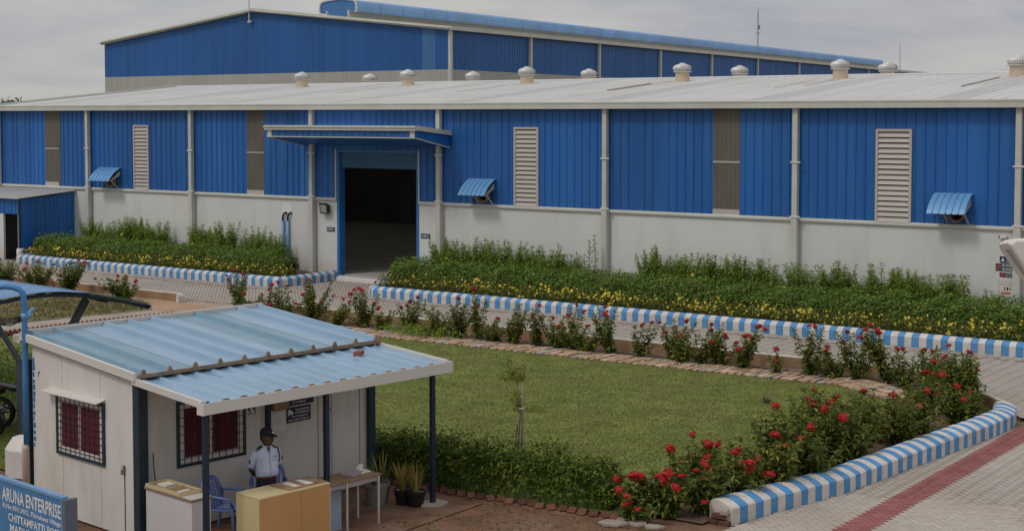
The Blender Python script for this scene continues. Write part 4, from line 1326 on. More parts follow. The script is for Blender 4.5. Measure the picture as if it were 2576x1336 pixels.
# windows with curtains, white frame and black grille; local plane x-z facing -y
def window(parent, xw, zh, loc, rz, n_v, n_h, sag=0.0):
    fr = MB()
    t = 0.045
    fr.box(0, xw, -0.035, 0.0, 0, t).box(0, xw, -0.035, 0.0, zh - t, zh).box(0, t, -0.035, 0, t, zh - t).box(xw - t, xw, -0.035, 0, t, zh - t)
    w = fr.build('window', M['teal'], parent, loc, rz)
    f2 = MB()
    a = 0.135
    f2.box(t, a, -0.016, -0.001, t, zh - t).box(xw - a, xw - t, -0.016, -0.001, t, zh - t).box(a, xw - a, -0.016, -0.001, t, t + 0.085).box(a, xw - a, -0.016, -0.001, zh - t - 0.075, zh - t)
    f2.box(xw * 0.47, xw * 0.47 + 0.055, -0.020, -0.002, t + 0.08, zh - t - 0.07)
    f2.build('window_frame', M['white'], w)
    c = MB()
    xs_ = np.linspace(a, xw - a, 60)
    prof = [(x, -0.004 - 0.006 * abs(math.sin(x * 31)) - 0.002 * math.sin(x * 77), t + 0.085) for x in xs_]
    c.strip(prof, (0, 0, zh - 2 * t - 0.16))
    c.build('curtain', M['curtain'], w, smooth=True)
    gm = MB()
    for q in range(1, n_v):
        x = xw * q / n_v
        gm.box(x - 0.004, x + 0.004, -0.034, -0.026, t, zh - t)
    for q in range(1, n_h):
        z = zh * q / n_h
        gm.box(t, xw - t, -0.037, -0.029, z - 0.004, z + 0.004)
    gm.build('grille', M['grille'], w)
    return w
window(SB, 1.33, 0.925, (X0, 2.18, 0.965), R(-90), 10, 9)
window(SB, 1.24, 0.98, (0.735, Y0, 0.935), 0, 10, 8)
b = MB().extrude([(X0, 0.84, 1.955), (X0 - 0.16, 0.84, 1.915), (X0 - 0.16, 0.84, 1.898), (X0, 0.84, 1.935)], (0, 1.56, 0))
b.build('window_hood', M['white'], SB)
# wire, switch, marks on the left wall
b = MB().tube([(X0 - 0.008, 0.35, 0.0), (X0 - 0.008, 0.345, 0.5), (X0 - 0.008, 0.35, 0.95)], 0.006, 5)
b.build('cable', M['grille'], SB)
MB().box(X0 - 0.03, X0, 0.33, 0.37, 0.94, 1.06).box(X0 - 0.05, X0 - 0.03, 0.345, 0.385, 0.93, 1.0).build('switch', M['rust'], SB)
MB().tube([(0.29, 0.035, 1.25), (0.30, 0.03, 1.0), (0.34, 0.03, 0.7)], 0.008, 5).build('cable', M['black'], SB)
MB().box(X0 - 0.002, X0 + .001, 2.72, 2.745, 2.06, 2.15).box(X0 - 0.002, X0 + .001, 2.68, 2.72, 2.12, 2.15).build('paint_mark', M['jamb'], SB)
for q in range(14):
    z = 0.95 + q * 0.1
    MB().box(X0 - 0.002, X0 + .001, 2.875 - 0.05 * rnd.random(), 2.90, z, z + rnd.uniform(.05, .1)).build('paint_smear', M['jamb'], SB)
# notices on the front wall (things: could be lifted off)
def booth_sign(name, label, x0, x1, z0, z1, mat):
    t = thing(name, label, 'sign', bp((x0 + x1) / 2, Y0 - 0.003, (z0 + z1) / 2), BA)
    w, h = (x1 - x0) / 2, (z1 - z0) / 2
    MB().box(-w, w, -0.014, 0, -h, h).build('plate', M[mat], t)
    return t, w, h
t, w, h = booth_sign('notice_plate', 'upper navy notice plate half hidden under the booth awning', 2.79, 3.32, 1.555, 1.74, 'navysign')
squiggle(t, -w + .03, w - .03, 0.02, h - .015, -0.0155, M['greyink'], 20, 31, 0.5)
squiggle(t, -w + .10, w - .16, -h + .02, -0.02, -0.0155, M['letter'], 11, 32, 0.6)
t, w, h = booth_sign('cctv_sign', 'navy CCTV surveillance sign with white camera on the booth front wall', 2.78, 3.26, 1.29, 1.53, 'navysign')
tag(link('lettering', TXT['cctv1'], t, (-w + 0.16, -0.0155, 0.055)), kind='stuff')
tag(link('lettering', TXT['cctv2'], t, (-w + 0.16, -0.0155, 0.005)), kind='stuff')
squiggle(t, -w + .10, w - .05, -0.05, -0.015, -0.0155, M['letter'], 13, 33, 0.7)
squiggle(t, -w + .02, w - .02, -0.105, -0.065, -0.0155, M['letter'], 18, 34, 0.7)
b = MB().obox((-w + 0.075, -0.016, 0.045), (0.045, 0, -0.03), (0, 0.001, 0), (0.012, 0, 0.02)).box(-w + 0.02, -w + 0.035, -0.017, -0.015, -0.01, 0.05).obox((-w + 0.05, -0.016, 0.012), (0.025, 0, -0.012), (0, 0.001, 0), (0.004, 0, 0.006))
b.build('camera_symbol', M['letter'], t)
t, w, h = booth_sign('paper_notice', 'white paper notice on the booth wall behind the guard', 2.46, 2.76, 1.20, 1.50, 'paper')
MB().box(-0.06, 0.06, -0.0152, -0.014, -0.06, 0.05).box(-0.03, 0.03, -0.016, -0.0152, -0.03, 0.02).build('print', M['white'], t)
mb_ = thing('meter_box', 'dark meter box with brackets high on the booth wall behind the guard', 'meter box', bp(2.62, Y0, 1.66), BA)
MB().box(-0.17, 0.13, -0.12, 0, -0.12, 0.14).build('case', M['tray'], mb_, bev=0.01)
MB().box(0.16, 0.19, -0.05, -0.02, -0.13, 0.0).tube([(0.17, -0.04, -0.1), (0.12, -0.08, -0.12)], 0.01, 5).build('bracket', M['grille'], mb_)
b = MB()
for x in (2.05, 2.15):
    b.tube([(x, -0.012, 1.62), (x + 0.02, -0.03, 1.56), (x - 0.01, -0.012, 1.53)], 0.006, 5)
    b.box(x - 0.012, x + 0.012, -0.02, 0, 1.60, 1.64)
b.build('hook', M['grille'], SB, (0, Y0, 0))

def rest(name, label, cat, x, y, z, rz=0, group=None):
    return thing(name, label, cat, bp(x, y, z), BA + rz, group)
# brick lying on the awning
bk = rest('brick', 'single red brick lying on the light blue awning', 'brick', 3.75, -0.52, AZ0 + (AZ1 - AZ0) * 0.55 / 1.65 + 0.025, 0.5)
MB().box(-0.11, 0.11, -0.055, 0.055, -0.003, 0.068).build('block', M['brick'], bk, bev=0.006)
# desk
dk = rest('reception_desk', 'cream topped desk with tan front panel before the standing guard', 'desk', 0.55, -2.12, 0)
DW, DD, DH = 1.24, 0.53, 0.905
MB().box(0, DW, 0, DD, DH - 0.025, DH).build('top', M['desky'], dk, bev=0.004)
for a, c in ((0.0, 0.72), (0.723, DW)):
    MB().box(a, c, 0.001, 0.02, 0.02, DH - 0.027).build('front_panel', M['deskf'], dk, bev=0.003)
MB().box(-0.001, 0.018, 0.021, DD, 0.02, DH - 0.027).build('side_panel', M['desky'], dk)
MB().box(DW - 0.018, DW + .001, 0.021, DD, 0.02, DH - 0.027).build('side_panel', M['desky'], dk)
# register papers on the desk
pp = rest('paper_tray', 'shallow wooden tray of papers on the right end of the desk', 'tray', 1.38, -1.85, DH + 0.001)
MB().box(-0.30, 0.40, -0.22, 0.22, 0, 0.012).build('board', M['tray'], pp)
for q in range(5):
    MB().box(-0.25 + q * 0.11, -0.12 + q * 0.11, -0.16 + rnd.uniform(-.03, .03), 0.14, 0.0125 + q * 0.002, 0.016 + q * 0.002).build('sheet', M['paper' if q % 2 else 'tray'], pp, rz=rnd.uniform(-.15, .15))
# white counter under the awning at the left
ct = rest('counter', 'white laminate counter beside the booth corner pillar', 'counter', -0.03, -1.36, 0)
MB().box(0, 0.34, 0, 1.14, 0.83, 0.86).build('top', M['lam'], ct, bev=0.004)
MB().box(0.015, 0.325, 0.015, 1.12, 0.02, 0.828).build('body', M['lam'], ct)
MB().box(-0.004, 0.344, -0.004, -0.0005, 0.828, 0.862).box(-0.004, -0.0005, 0, 1.14, 0.828, 0.862).build('edge_band', M['tray'], ct)
tr = rest('wooden_tray', 'open wooden tray lying on the white counter', 'tray', 0.13, -0.68, 0.861)
b = MB().box(-0.17, 0.20, -0.42, 0.42, 0, 0.012)
b.box(-0.17, -0.15, -0.42, 0.42, 0.012, 0.05).box(0.18, 0.20, -0.42, 0.42, 0.012, 0.05).box(-0.15, 0.18, -0.42, -0.40, 0.012, 0.05).box(-0.15, 0.18, 0.40, 0.42, 0.012, 0.05).box(-0.15, 0.18, -0.03, -0.01, 0.012, 0.045)
b.build('frame', M['desky'], tr)
MB().box(-0.13, 0.17, -0.38, -0.05, 0.0125, 0.022).box(-0.13, 0.17, 0.03, 0.38, 0.0125, 0.022).build('base_lining', M['tray'], tr)
MB().box(-0.08, 0.10, -0.30, -0.22, 0.023, 0.034).box(-0.05, 0.12, 0.10, 0.30, 0.023, 0.05).build('notebook', M['paper'], tr)
# table at the right of the desk
tb = rest('side_table', 'brown topped steel table right of the tan desk', 'table', 2.02, -1.80, 0)
MB().box(0, 1.05, 0, 0.50, 0.735, 0.755).build('top', M['wood'], tb, bev=0.003)
MB().box(0.02, 1.03, 0.02, 0.04, 0.66, 0.733).box(0.02, 1.03, 0.46, 0.48, 0.66, 0.733).build('apron', M['lilac'], tb)
for x in (0.03, 0.36, 0.98):
    MB().box(x, x + 0.026, 0.0, 0.026, 0, 0.733).build('leg', M['steel'], tb)
for x in (0.03, 0.98):
    MB().box(x, x + 0.026, 0.47, 0.496, 0, 0.733).build('leg', M['steel'], tb)
bx = rest('carton', 'pale blue box standing under the side table', 'box', 2.17, -1.62, 0)
MB().box(0, 0.26, 0, 0.3, 0, 0.60).build('body', M['boxblue'], bx, bev=0.006)
MB().box(-0.004, 0.264, -0.004, 0.304, 0.60, 0.63).build('lid', M['teal'], bx)
bx = rest('bin', 'lilac grey bin with black lid under the left end of the table', 'bin', 2.03, -1.52, 0)
MB().loft([[(0.0, 0.0, 0), (0.11, 0, 0), (0.11, 0.28, 0), (0, 0.28, 0)], [(-0.01, -0.01, 0.52), (0.12, -0.01, 0.52), (0.12, 0.29, 0.52), (-0.01, 0.29, 0.52)]]).build('body', M['lilac'], bx)
MB().box(-0.02, 0.13, -0.02, 0.30, 0.52, 0.62).build('lid', M['black'], bx, bev=0.02)
bk2 = rest('ledger', 'dull red ledger with white papers at the far end of the table', 'book', 2.75, -1.50, 0.756)
MB().box(-0.18, 0.12, -0.12, 0.12, 0, 0.035).build('cover', M['lilac'], bk2, rz=0.3, bev=0.004)
MB().box(0.08, 0.28, -0.10, 0.14, 0.0, 0.02).obox((0.16, 0.02, 0.06), (0.05, 0.02, 0.02), (-0.01, 0.03, 0), (0, 0, 0.03)).build('papers', M['paper'], bk2)
# plastic chairs
def plastic_chair(label, x, y, rz):
    c = rest('plastic_chair', label, 'chair', x, y, 0, rz, 'blue plastic chairs in the booth')
    b = MB().loft([[(-0.21, -0.22, 0.42), (0.21, -0.22, 0.42), (0.23, 0.20, 0.40), (-0.23, 0.20, 0.40)], [(-0.21, -0.23, 0.445), (0.21, -0.23, 0.445), (0.23, 0.20, 0.425), (-0.23, 0.20, 0.425)]])
    b.build('seat', M['chair'], c, bev=0.01)
    b = MB()
    n = 12
    inner, outer = [], []
    for k in range(n + 1):
        a = math.pi * k / n
        ex = lambda v: math.copysign(abs(v) ** 0.6, v)
        outer.append((0.265 * ex(math.cos(a)), 0.22 + 0.10 * math.sin(a), 0.56 + 0.30 * ex(math.sin(a))))
        inner.append((0.215 * ex(math.cos(a)), 0.215 + 0.09 * math.sin(a), 0.55 + 0.235 * ex(math.sin(a))))
    for k in range(n):
        b.add([outer[k], outer[k + 1], inner[k + 1], inner[k]], [(0, 1, 2, 3)])
        b.add([(p[0], p[1] + 0.018, p[2]) for p in (outer[k], outer[k + 1], inner[k + 1], inner[k])], [(3, 2, 1, 0)])
        b.add([outer[k], outer[k + 1], (outer[k + 1][0], outer[k + 1][1] + .018, outer[k + 1][2]), (outer[k][0], outer[k][1] + .018, outer[k][2])], [(0, 1, 2, 3)])
    b.build('backrest', M['chair'], c)
    for k in range(-2, 3):
        x = k * 0.085
        MB().bar((x * 0.9, 0.205, 0.42), (x, 0.30 - abs(k) * 0.01, 0.80 - abs(k) * 0.035), 0.045, 0.014, up=(0, 1, 0)).build('back_slat', M['chair'], c)
    for sx in (-1, 1):
        MB().tube([(sx * 0.25, 0.24, 0.62), (sx * 0.275, 0.02, 0.63), (sx * 0.265, -0.18, 0.61), (sx * 0.25, -0.22, 0.5)], 0.022, 6).build('armrest', M['chair'], c, smooth=True)
        MB().tube([(sx * 0.24, -0.21, 0.52), (sx * 0.27, -0.25, 0.0)], [0.028, 0.02], 6).build('leg', M['chair'], c)
        MB().tube([(sx * 0.24, 0.22, 0.60), (sx * 0.27, 0.30, 0.0)], [0.03, 0.02], 6).build('leg', M['chair'], c)
plastic_chair('blue plastic chair behind the left end of the tan desk', 1.08, -0.66, R(25))
plastic_chair('blue plastic chair mostly hidden behind the guard', 1.92, -0.55, R(-35))

# potted plants
def strap_plant(parent, n, L, mat, spread, z0, seed, wd=0.03):
    r = np.random.default_rng(seed)
    Vs, Fs = [], []
    for q in range(n):
        a = r.uniform(0, 2 * math.pi)
        lean = r.uniform(0.1, 1.0) * spread
        l = L * r.uniform(0.6, 1.1)
        seg = 4
        base = np.array([0.05 * math.cos(a), 0.05 * math.sin(a), z0])
        sd = np.array([-math.sin(a), math.cos(a), 0])
        vs = []
        for k in range(seg + 1):
            f = k / seg
            p = base + np.array([math.cos(a) * lean * l * f ** 1.4, math.sin(a) * lean * l * f ** 1.4, l * f * (1 - 0.35 * lean * f)])
            w = wd * (1 - f) ** 0.6 + 0.003
            vs += [p - sd * w / 2, p + sd * w / 2]
        o0 = len(Vs)
        Vs += vs
        Fs += [[o0 + 2 * k, o0 + 2 * k + 1, o0 + 2 * k + 3, o0 + 2 * k + 2] for k in range(seg)]
    link('leaves', fast_mesh('leaves', np.array(Vs), np.array(Fs), mat), parent)
def potted(label, x, y, rad, h, potmat, n, L, mat, spread, seed):
    p = rest('potted_plant', label, 'potted plant', x, y, 0, 0, 'potted plants by the awning post')
    MB().lathe([(rad * 0.72, 0), (rad * 0.98, h * 0.86), (rad * 1.08, h * 0.87), (rad * 1.10, h), (rad * 0.98, h), (rad * 0.93, h * 0.90), (0.01, h * 0.88)], 18).build('pot', potmat, p, smooth=False)
    strap_plant(p, n, L, mat, spread, h * 0.88, seed)
potted('large grey pot with green and yellow leaves beside the brown table', 3.72, -0.95, 0.20, 0.36, M['pot'], 16, 0.42, M['potgreen'], 0.9, 1)
potted('dark pot with tall yellow-green leaves right of the large grey pot', 3.98, -0.80, 0.12, 0.24, M['black'], 22, 0.62, M['strap'], 0.8, 2)
potted('black pot of orange-yellow spiky leaves left of its twin', 4.05, -1.22, 0.15, 0.25, M['black'], 34, 0.50, M['strap'], 0.62, 3)
potted('black pot of orange-yellow spiky leaves nearest the awning post', 4.10, -1.45, 0.16, 0.25, M['black'], 36, 0.48, M['strap'], 0.55, 4)

# ------------------------------------------------------------------ the guard
PG = rest('person', 'guard in pale blue short-sleeved shirt, black cap and trousers, hands behind back', 'person', 1.30, -1.30, 0.0, R(-13))
def ring(cx_, cy_, z, rx, ry, n=16, e=2.0, tilt=0.0):
    out = []
    for k in range(n):
        a = 2 * math.pi * k / n
        c_, s_ = math.cos(a), math.sin(a)
        x = math.copysign(abs(c_) ** (2 / e), c_) * rx
        y = math.copysign(abs(s_) ** (2 / e), s_) * ry
        out.append((cx_ + x, cy_ + y, z + tilt * x))
    return out
def tube_rings(pts, rs, n=10):
    pts = [Vector(p) for p in pts]
    out = []
    px_ = None
    for i, p in enumerate(pts):
        d = (pts[min(i + 1, len(pts) - 1)] - pts[max(i - 1, 0)]).normalized()
        if px_ is None:
            px_ = d.orthogonal().normalized()
        px_ = (px_ - d * px_.dot(d)).normalized()
        y = d.cross(px_)
        out.append([tuple(p + (px_ * math.cos(2 * math.pi * k / n) + y * math.sin(2 * math.pi * k / n)) * rs[i]) for k in range(n)])
    return out
PG.scale = (0.93, 0.93, 1.0)
# body: one skinned surface grown on a skeleton
verts, edges_, rad = [], [], []
def J(p, r, parent=None):
    verts.append(p); rad.append(r)
    if parent is not None: edges_.append((parent, len(verts) - 1))
    return len(verts) - 1
pel = J((0, 0.0, 0.86), 0.125)
sp = J((0, 0.0, 1.02), 0.11, pel)
chst = J((0, 0.0, 1.20), 0.115, sp)
nb = J((0, 0.01, 1.34), 0.060, chst)
nk = J((0.005, 0.0, 1.42), 0.055, nb)
for s_ in (-1, 1):
    hip = J((s_ * 0.095, 0, 0.80), 0.095, pel)
    kn = J((s_ * 0.11, -0.015, 0.45), 0.062, hip)
    an = J((s_ * 0.12, 0.03, 0.08), 0.042, kn)
    J((s_ * 0.135, -0.13, 0.035), 0.035, an)
    sh_ = J((s_ * 0.150, 0.008, 1.305), 0.045, nb)
    el = J((s_ * 0.235, 0.085, 1.055), 0.042, sh_)
    wr = J((s_ * 0.085, 0.195, 0.93), 0.030, el)
    pm_ = J((s_ * 0.02, 0.215, 0.90), 0.034, wr)
    for q in range(4):
        f1 = J((s_ * (-0.02 - q * 0.004), 0.222 - q * 0.006, 0.885 - q * 0.016 + 0.02), 0.010, pm_)
        f2 = J((s_ * (-0.055 - (0.006 if q in (1, 2) else 0)), 0.215 - q * 0.006, 0.872 - q * 0.016 + 0.02), 0.009, f1)
    th_ = J((s_ * 0.01, 0.235, 0.93), 0.011, pm_)
    J((s_ * -0.02, 0.24, 0.945), 0.010, th_)
me = bpy.data.meshes.new('body')
me.from_pydata(verts, edges_, [])
bo = link('body', me, PG)
sk = bo.modifiers.new('skin', 'SKIN')
for q, r_ in enumerate(rad):
    me.skin_vertices[0].data[q].radius = (r_, r_ * (0.85 if q < 4 else 1))
me.skin_vertices[0].data[0].use_root = True
sd_ = bo.modifiers.new('subd', 'SUBSURF'); sd_.levels = 1; sd_.render_levels = 1
dg = bpy.context.evaluated_depsgraph_get()
me2 = bpy.data.meshes.new_from_object(bo.evaluated_get(dg))
bo.modifiers.clear()
bo.data = me2
me2.materials.clear(); me2.materials.append(M['skin'])
me2.polygons.foreach_set('use_smooth', [True] * len(me2.polygons))
# head turned to the guard's left (picture right)
HD = MB()
prof = [(1.395, 0.045, 0.05, 0.0), (1.42, 0.052, 0.065, -0.012), (1.445, 0.062, 0.085, -0.012), (1.47, 0.070, 0.094, -0.006), (1.50, 0.075, 0.098, 0), (1.535, 0.077, 0.100, 0.004), (1.57, 0.075, 0.098, 0.006), (1.60, 0.064, 0.084, 0.008), (1.622, 0.040, 0.052, 0.008), (1.632, 0.012, 0.015, 0.008)]
HD.loft([ring(0, c_, z, rx, ry, 18) for z, rx, ry, c_ in prof])
HD.loft([ring(0, -0.100, 1.485, 0.020, 0.018, 8), ring(0, -0.107, 1.497, 0.017, 0.017, 8), ring(0, -0.098, 1.525, 0.010, 0.012, 8), ring(0, -0.094, 1.540, 0.008, 0.008, 8)])
for s_ in (-1, 1):
    HD.loft([ring(s_ * 0.078, 0.01, 1.485, 0.008, 0.014, 8), ring(s_ * 0.084, 0.012, 1.515, 0.010, 0.020, 8), ring(s_ * 0.082, 0.012, 1.54, 0.007, 0.014, 8)])
HDZ = R(38)
co_ = [Vector(v_.co) for v_ in me2.vertices]
fc_ = [tuple(p_.vertices) for p_ in me2.polygons]
o_ = len(co_)
ch, shh = math.cos(HDZ), math.sin(HDZ)
co_ += [Vector((0.005 + x * ch - y * shh, -0.01 + x * shh + y * ch, z)) for x, y, z in HD.v]
fc_ += [tuple(i_ + o_ for i_ in f_) for f_ in HD.f]
me3 = bpy.data.meshes.new('body')
me3.from_pydata(co_, [], fc_)
me3.materials.append(M['skin'])
me3.polygons.foreach_set('use_smooth', [True] * len(fc_))
bo.data = me3
head = bo
HL_ = ((0.005, -0.01, 0), HDZ)
b = MB()
for s_ in (-1, 1):
    b.loft([ring(s_ * 0.030, -0.092, 1.527, 0.012, 0.006, 8), ring(s_ * 0.030, -0.093, 1.533, 0.013, 0.006, 8), ring(s_ * 0.030, -0.092, 1.539, 0.010, 0.005, 8)])
b.build('eyes', M['paper'], PG, *HL_)
b = MB()
for s_ in (-1, 1):
    b.box(s_ * 0.030 - 0.005, s_ * 0.030 + 0.005, -0.101, -0.097, 1.528, 1.539)
    b.obox((s_ * 0.031, -0.097, 1.552), (0.017, 0.002, 0), (0, 0.004, 0), (0, 0, 0.003))
b.obox((0, -0.1005, 1.470), (0.022, 0.0, 0), (0, 0.006, 0), (0, 0, 0.0045))
b.build('brow', M['cap'], PG, *HL_)
b = MB()
b.loft([ring(0, 0.012, 1.475, 0.074, 0.094, 18), ring(0, 0.014, 1.52, 0.0785, 0.1015, 18), ring(0, 0.010, 1.56, 0.0775, 0.1005, 18)], caps=False)
vv = [p for p in b.v]
keep = [f for f in b.f if sum(vv[i][1] for i in f) / 4 > 0.012]
b.f = keep; b.m = [0] * len(keep)
b.build('hair', M['black'], PG, *HL_, smooth=True)
b = MB()
b.loft([ring(0, 0.004, 1.548, 0.086, 0.108, 20), ring(0, 0.004, 1.575, 0.088, 0.110, 20), ring(0, 0.004, 1.605, 0.082, 0.102, 20), ring(0, 0.004, 1.635, 0.064, 0.080, 20), ring(0, 0.004, 1.652, 0.035, 0.042, 20), ring(0, 0.004, 1.657, 0.008, 0.008, 20)])
n = 12
br = []
for zoff in (0, 0.008):
    row1, row2 = [], []
    for k in range(n + 1):
        a = R(205) + R(130) * k / n
        row1.append((0.084 * math.cos(a), 0.004 + 0.104 * math.sin(a), 1.550 + zoff))
        row2.append((0.085 * math.cos(a) * 1.02, 0.004 + 0.104 * math.sin(a) - 0.080 * math.sin(math.pi * k / n) ** 0.6, 1.538 + zoff - 0.010 * math.sin(math.pi * k / n)))
    br.append((row1, row2))
for (r1, r2) in br:
    b.add(r1 + r2, [(k, k + 1, k + 1 + n + 1, k + n + 1) for k in range(n)])
b.add(br[0][1] + br[1][1], [(k, k + 1, k + 1 + n + 1, k + n + 1) for k in range(n)])
cp = b.build('cap', M['cap'], PG, *HL_, smooth=True)
MB().obox((0, -0.107, 1.592), (0.024, 0, 0), (0, 0.004, 0.001), (0, 0, 0.011)).build('cap_badge', M['letter'], cp)
# shirt with collar, sleeves, epaulettes
b = MB()
b.loft([ring(0, 0, 0.955, 0.164, 0.124, 24, 2.3), ring(0, -0.014, 0.972, 0.176, 0.142, 24, 2.3), ring(0, -0.022, 0.99, 0.180, 0.150, 24, 2.3), ring(0, -0.02, 1.06, 0.176, 0.142, 24, 2.3), ring(0, -0.008, 1.15, 0.180, 0.133, 24, 2.4), ring(0, 0, 1.24, 0.184, 0.126, 24, 2.5), ring(0, 0.004, 1.30, 0.182, 0.112, 24, 2.4), ring(0, 0.008, 1.345, 0.150, 0.090, 24, 2.3), ring(0, 0.008, 1.378, 0.098, 0.074, 24, 2.1), ring(0, 0.006, 1.390, 0.066, 0.062, 24, 2.0)])
for s_ in (-1, 1):
    b.loft(tube_rings([(s_ * 0.130, 0.006, 1.328), (s_ * 0.175, 0.012, 1.290), (s_ * 0.203, 0.035, 1.22), (s_ * 0.222, 0.06, 1.14), (s_ * 0.229, 0.072, 1.095)], [0.050, 0.062, 0.064, 0.064, 0.070], 14))
shm = b.build('shirt', M['shirt'], PG, smooth=True)
b = MB()
for s_ in (-1, 1):
    b.add([(s_ * 0.006, -0.072, 1.365), (s_ * 0.050, -0.062, 1.402), (s_ * 0.085, -0.045, 1.372), (s_ * 0.052, -0.098, 1.330)], [(0, 1, 2, 3)])
    b.add([(s_ * 0.050, -0.062, 1.402), (s_ * 0.070, 0.02, 1.415), (s_ * 0.098, 0.02, 1.378), (s_ * 0.085, -0.045, 1.372)], [(0, 1, 2, 3)])
b.build('collar', M['shirt'], shm)
MB().add([(-0.034, -0.078, 1.388), (0.034, -0.078, 1.388), (0.004, -0.121, 1.312), (-0.004, -0.121, 1.312)], [(0, 3, 2, 1)]).build('neck_opening', M['skin'], shm)
MB().tube([(0, -0.122, 1.31), (0, -0.134, 1.24), (0, -0.145, 1.13), (0, -0.165, 1.05), (0, -0.174, 0.985)], 0.006, 5).build('placket', M['greyink'], shm)
b = MB().box(-0.012, 0.012, -0.002, 0.002, 0, 0.001)
b = MB()
for z in (0.96, 1.03, 1.10, 1.17, 1.24, 1.31):
    yy = {0.96: -0.171, 1.03: -0.167, 1.10: -0.151, 1.17: -0.139, 1.24: -0.130, 1.31: -0.112}[z]
    b.box(-0.005, 0.005, yy - 0.004, yy, z - 0.005, z + 0.005)
b.build('buttons', M['greyink'], shm)
for s_ in (-1, 1):
    b = MB().box(s_ * 0.09 - 0.045, s_ * 0.09 + 0.045, -0.134, -0.118, 1.12, 1.215)
    b.box(s_ * 0.09 - 0.047, s_ * 0.09 + 0.047, -0.136, -0.118, 1.205, 1.23)
    b.build('pocket', M['shirt'], shm, bev=0.004)
MB().box(0.06, 0.115, -0.139, -0.136, 1.245, 1.262).box(0.10, 0.106, -0.140, -0.134, 1.19, 1.235).build('name_tag', M['greyink'], shm)
for s_ in (-1, 1):
    MB().obox((s_ * 0.138, 0.0, 1.362), (s_ * 0.055, 0, -0.030), (0, 0.040, 0), (0.004, 0, 0.009)).build('epaulette', M['olive'], shm, bev=0.004)
b = MB().tube([(0.175, -0.05, 1.33), (0.180, -0.085, 1.27), (0.176, -0.105, 1.20), (0.165, -0.125, 1.17), (0.14, -0.138, 1.18)], 0.010, 6)
b.build('lanyard', M['black'], shm, smooth=True)
for s_ in (-1, 1):
    MB().obox((s_ * 0.275, 0.02, 1.185), (0.003, 0, 0), (0, 0.022, 0.01), (0, -0.006, 0.022)).build('arm_badge', M['olive'], shm)
b = MB()
b.loft([ring(0, 0, 0.74, 0.155, 0.115, 20, 2.2), ring(0, 0, 0.84, 0.160, 0.122, 20, 2.2), ring(0, 0, 0.965, 0.156, 0.118, 20, 2.2)])
for s_ in (-1, 1):
    b.loft(tube_rings([(s_ * 0.085, 0, 0.82), (s_ * 0.095, -0.005, 0.64), (s_ * 0.11, -0.012, 0.45), (s_ * 0.118, 0.01, 0.22), (s_ * 0.122, 0.015, 0.05)], [0.092, 0.092, 0.075, 0.066, 0.070], 14))
b.build('trousers', M['trousers'], PG, smooth=True)
MB().loft([ring(0, 0, 0.928, 0.166, 0.127, 20, 2.2), ring(0, 0, 0.962, 0.166, 0.127, 20, 2.2)]).build('belt', M['tank'], PG)
for s_ in (-1, 1):
    MB().loft([ring(s_ * 0.132, -0.05, 0.0, 0.050, 0.135, 14, 2.4), ring(s_ * 0.132, -0.05, 0.03, 0.052, 0.138, 14, 2.4), ring(s_ * 0.13, -0.03, 0.065, 0.042, 0.10, 14), ring(s_ * 0.125, 0.02, 0.10, 0.04, 0.05, 14)]).build('shoe', M['black'], PG, smooth=True)

# ================================================================== LEFT FOREGROUND
# company sign board
SG = thing('sign_board', 'light blue painted company sign board at the lower left of the booth', 'sign', (42.93, -29.62, -0.06), R(-7.1))
SW = 2.4
MB().box(-SW, 0, 0.0, 0.05, 0.30, 1.27).build('board', M['signblue'], SG)
b = MB().box(-SW, 0.0, -0.012, 0.07, 1.27, 1.31).box(-0.04, 0.0, -0.012, -0.001, 0.30, 1.27).box(-SW, 0.0, -0.012, 0.06, 0.26, 0.30)
b.build('frame', M['signedge'], SG)
MB().box(0.0, 0.07, -0.02, 0.16, 0.0, 1.285).build('post', M['bluegrey'], SG)
MB().box(-SW, -SW + 0.07, 0.055, 0.125, 0.0, 1.3).build('post', M['bluegrey'], SG)
for key, x, z in (('aruna', -1.56, 1.01), ('addr', -1.54, 0.895), ('post', -1.40, 0.755), ('mad', -1.36, 0.605)):
    tag(link('lettering', TXT[key], SG, (x, -0.003, z)), kind='stuff')
# bent blue pipe standing at the booth corner
BPp = thing('blue_pipe', 'tall blue pipe bent over at the top beside the booth rear corner', 'pipe', bp(-0.06, 2.98, 0))
pts = [(0, 0, 0.95), (0, 0, 2.0), (0, 0, 3.18)]
for q in range(1, 8):
    a = q / 8 * math.pi
    pts.append((-0.235 + 0.235 * math.cos(a), -0.16 + 0.16 * math.cos(a), 3.26 + 0.20 * math.sin(a) ** 0.7))
pts += [(-0.47, -0.32, 3.22), (-0.47, -0.32, 3.05)]
MB().tube(pts, 0.046, 12).build('pipe', M['pipeblue'], BPp, smooth=True)
MB().tube([(-0.01, -0.01, 0.0), (-0.01, -0.01, 0.90), (-0.012, -0.01, 0.98)], 0.058, 12).build('sleeve', M['cream'], BPp, smooth=True)
b = MB().tube([(0.0, 0, 3.02), (0.07, 0.04, 3.05), (0.13, 0.07, 3.12)], [0.035, 0.03, 0.026], 8)
b.tube([(0.0, 0, 2.96), (0.06, 0.03, 2.99), (0.11, 0.05, 3.05)], [0.03, 0.026, 0.022], 8)
b.tube([(0.0, 0, 2.94), (0, 0, 3.04)], 0.054, 10)
b.build('clamp', M['skyblue'], BPp, smooth=True)
b = MB()
for q in range(5):
    b.tube([(-0.02, 0, 3.0 - q * 0.015), (-0.2, -0.12, 2.955 - q * 0.028), (-0.45, -0.28, 2.97 - q * 0.025), (-0.75, -0.5, 3.03 - q * 0.012)], 0.010, 5)
b.build('cable', M['black'], BPp)

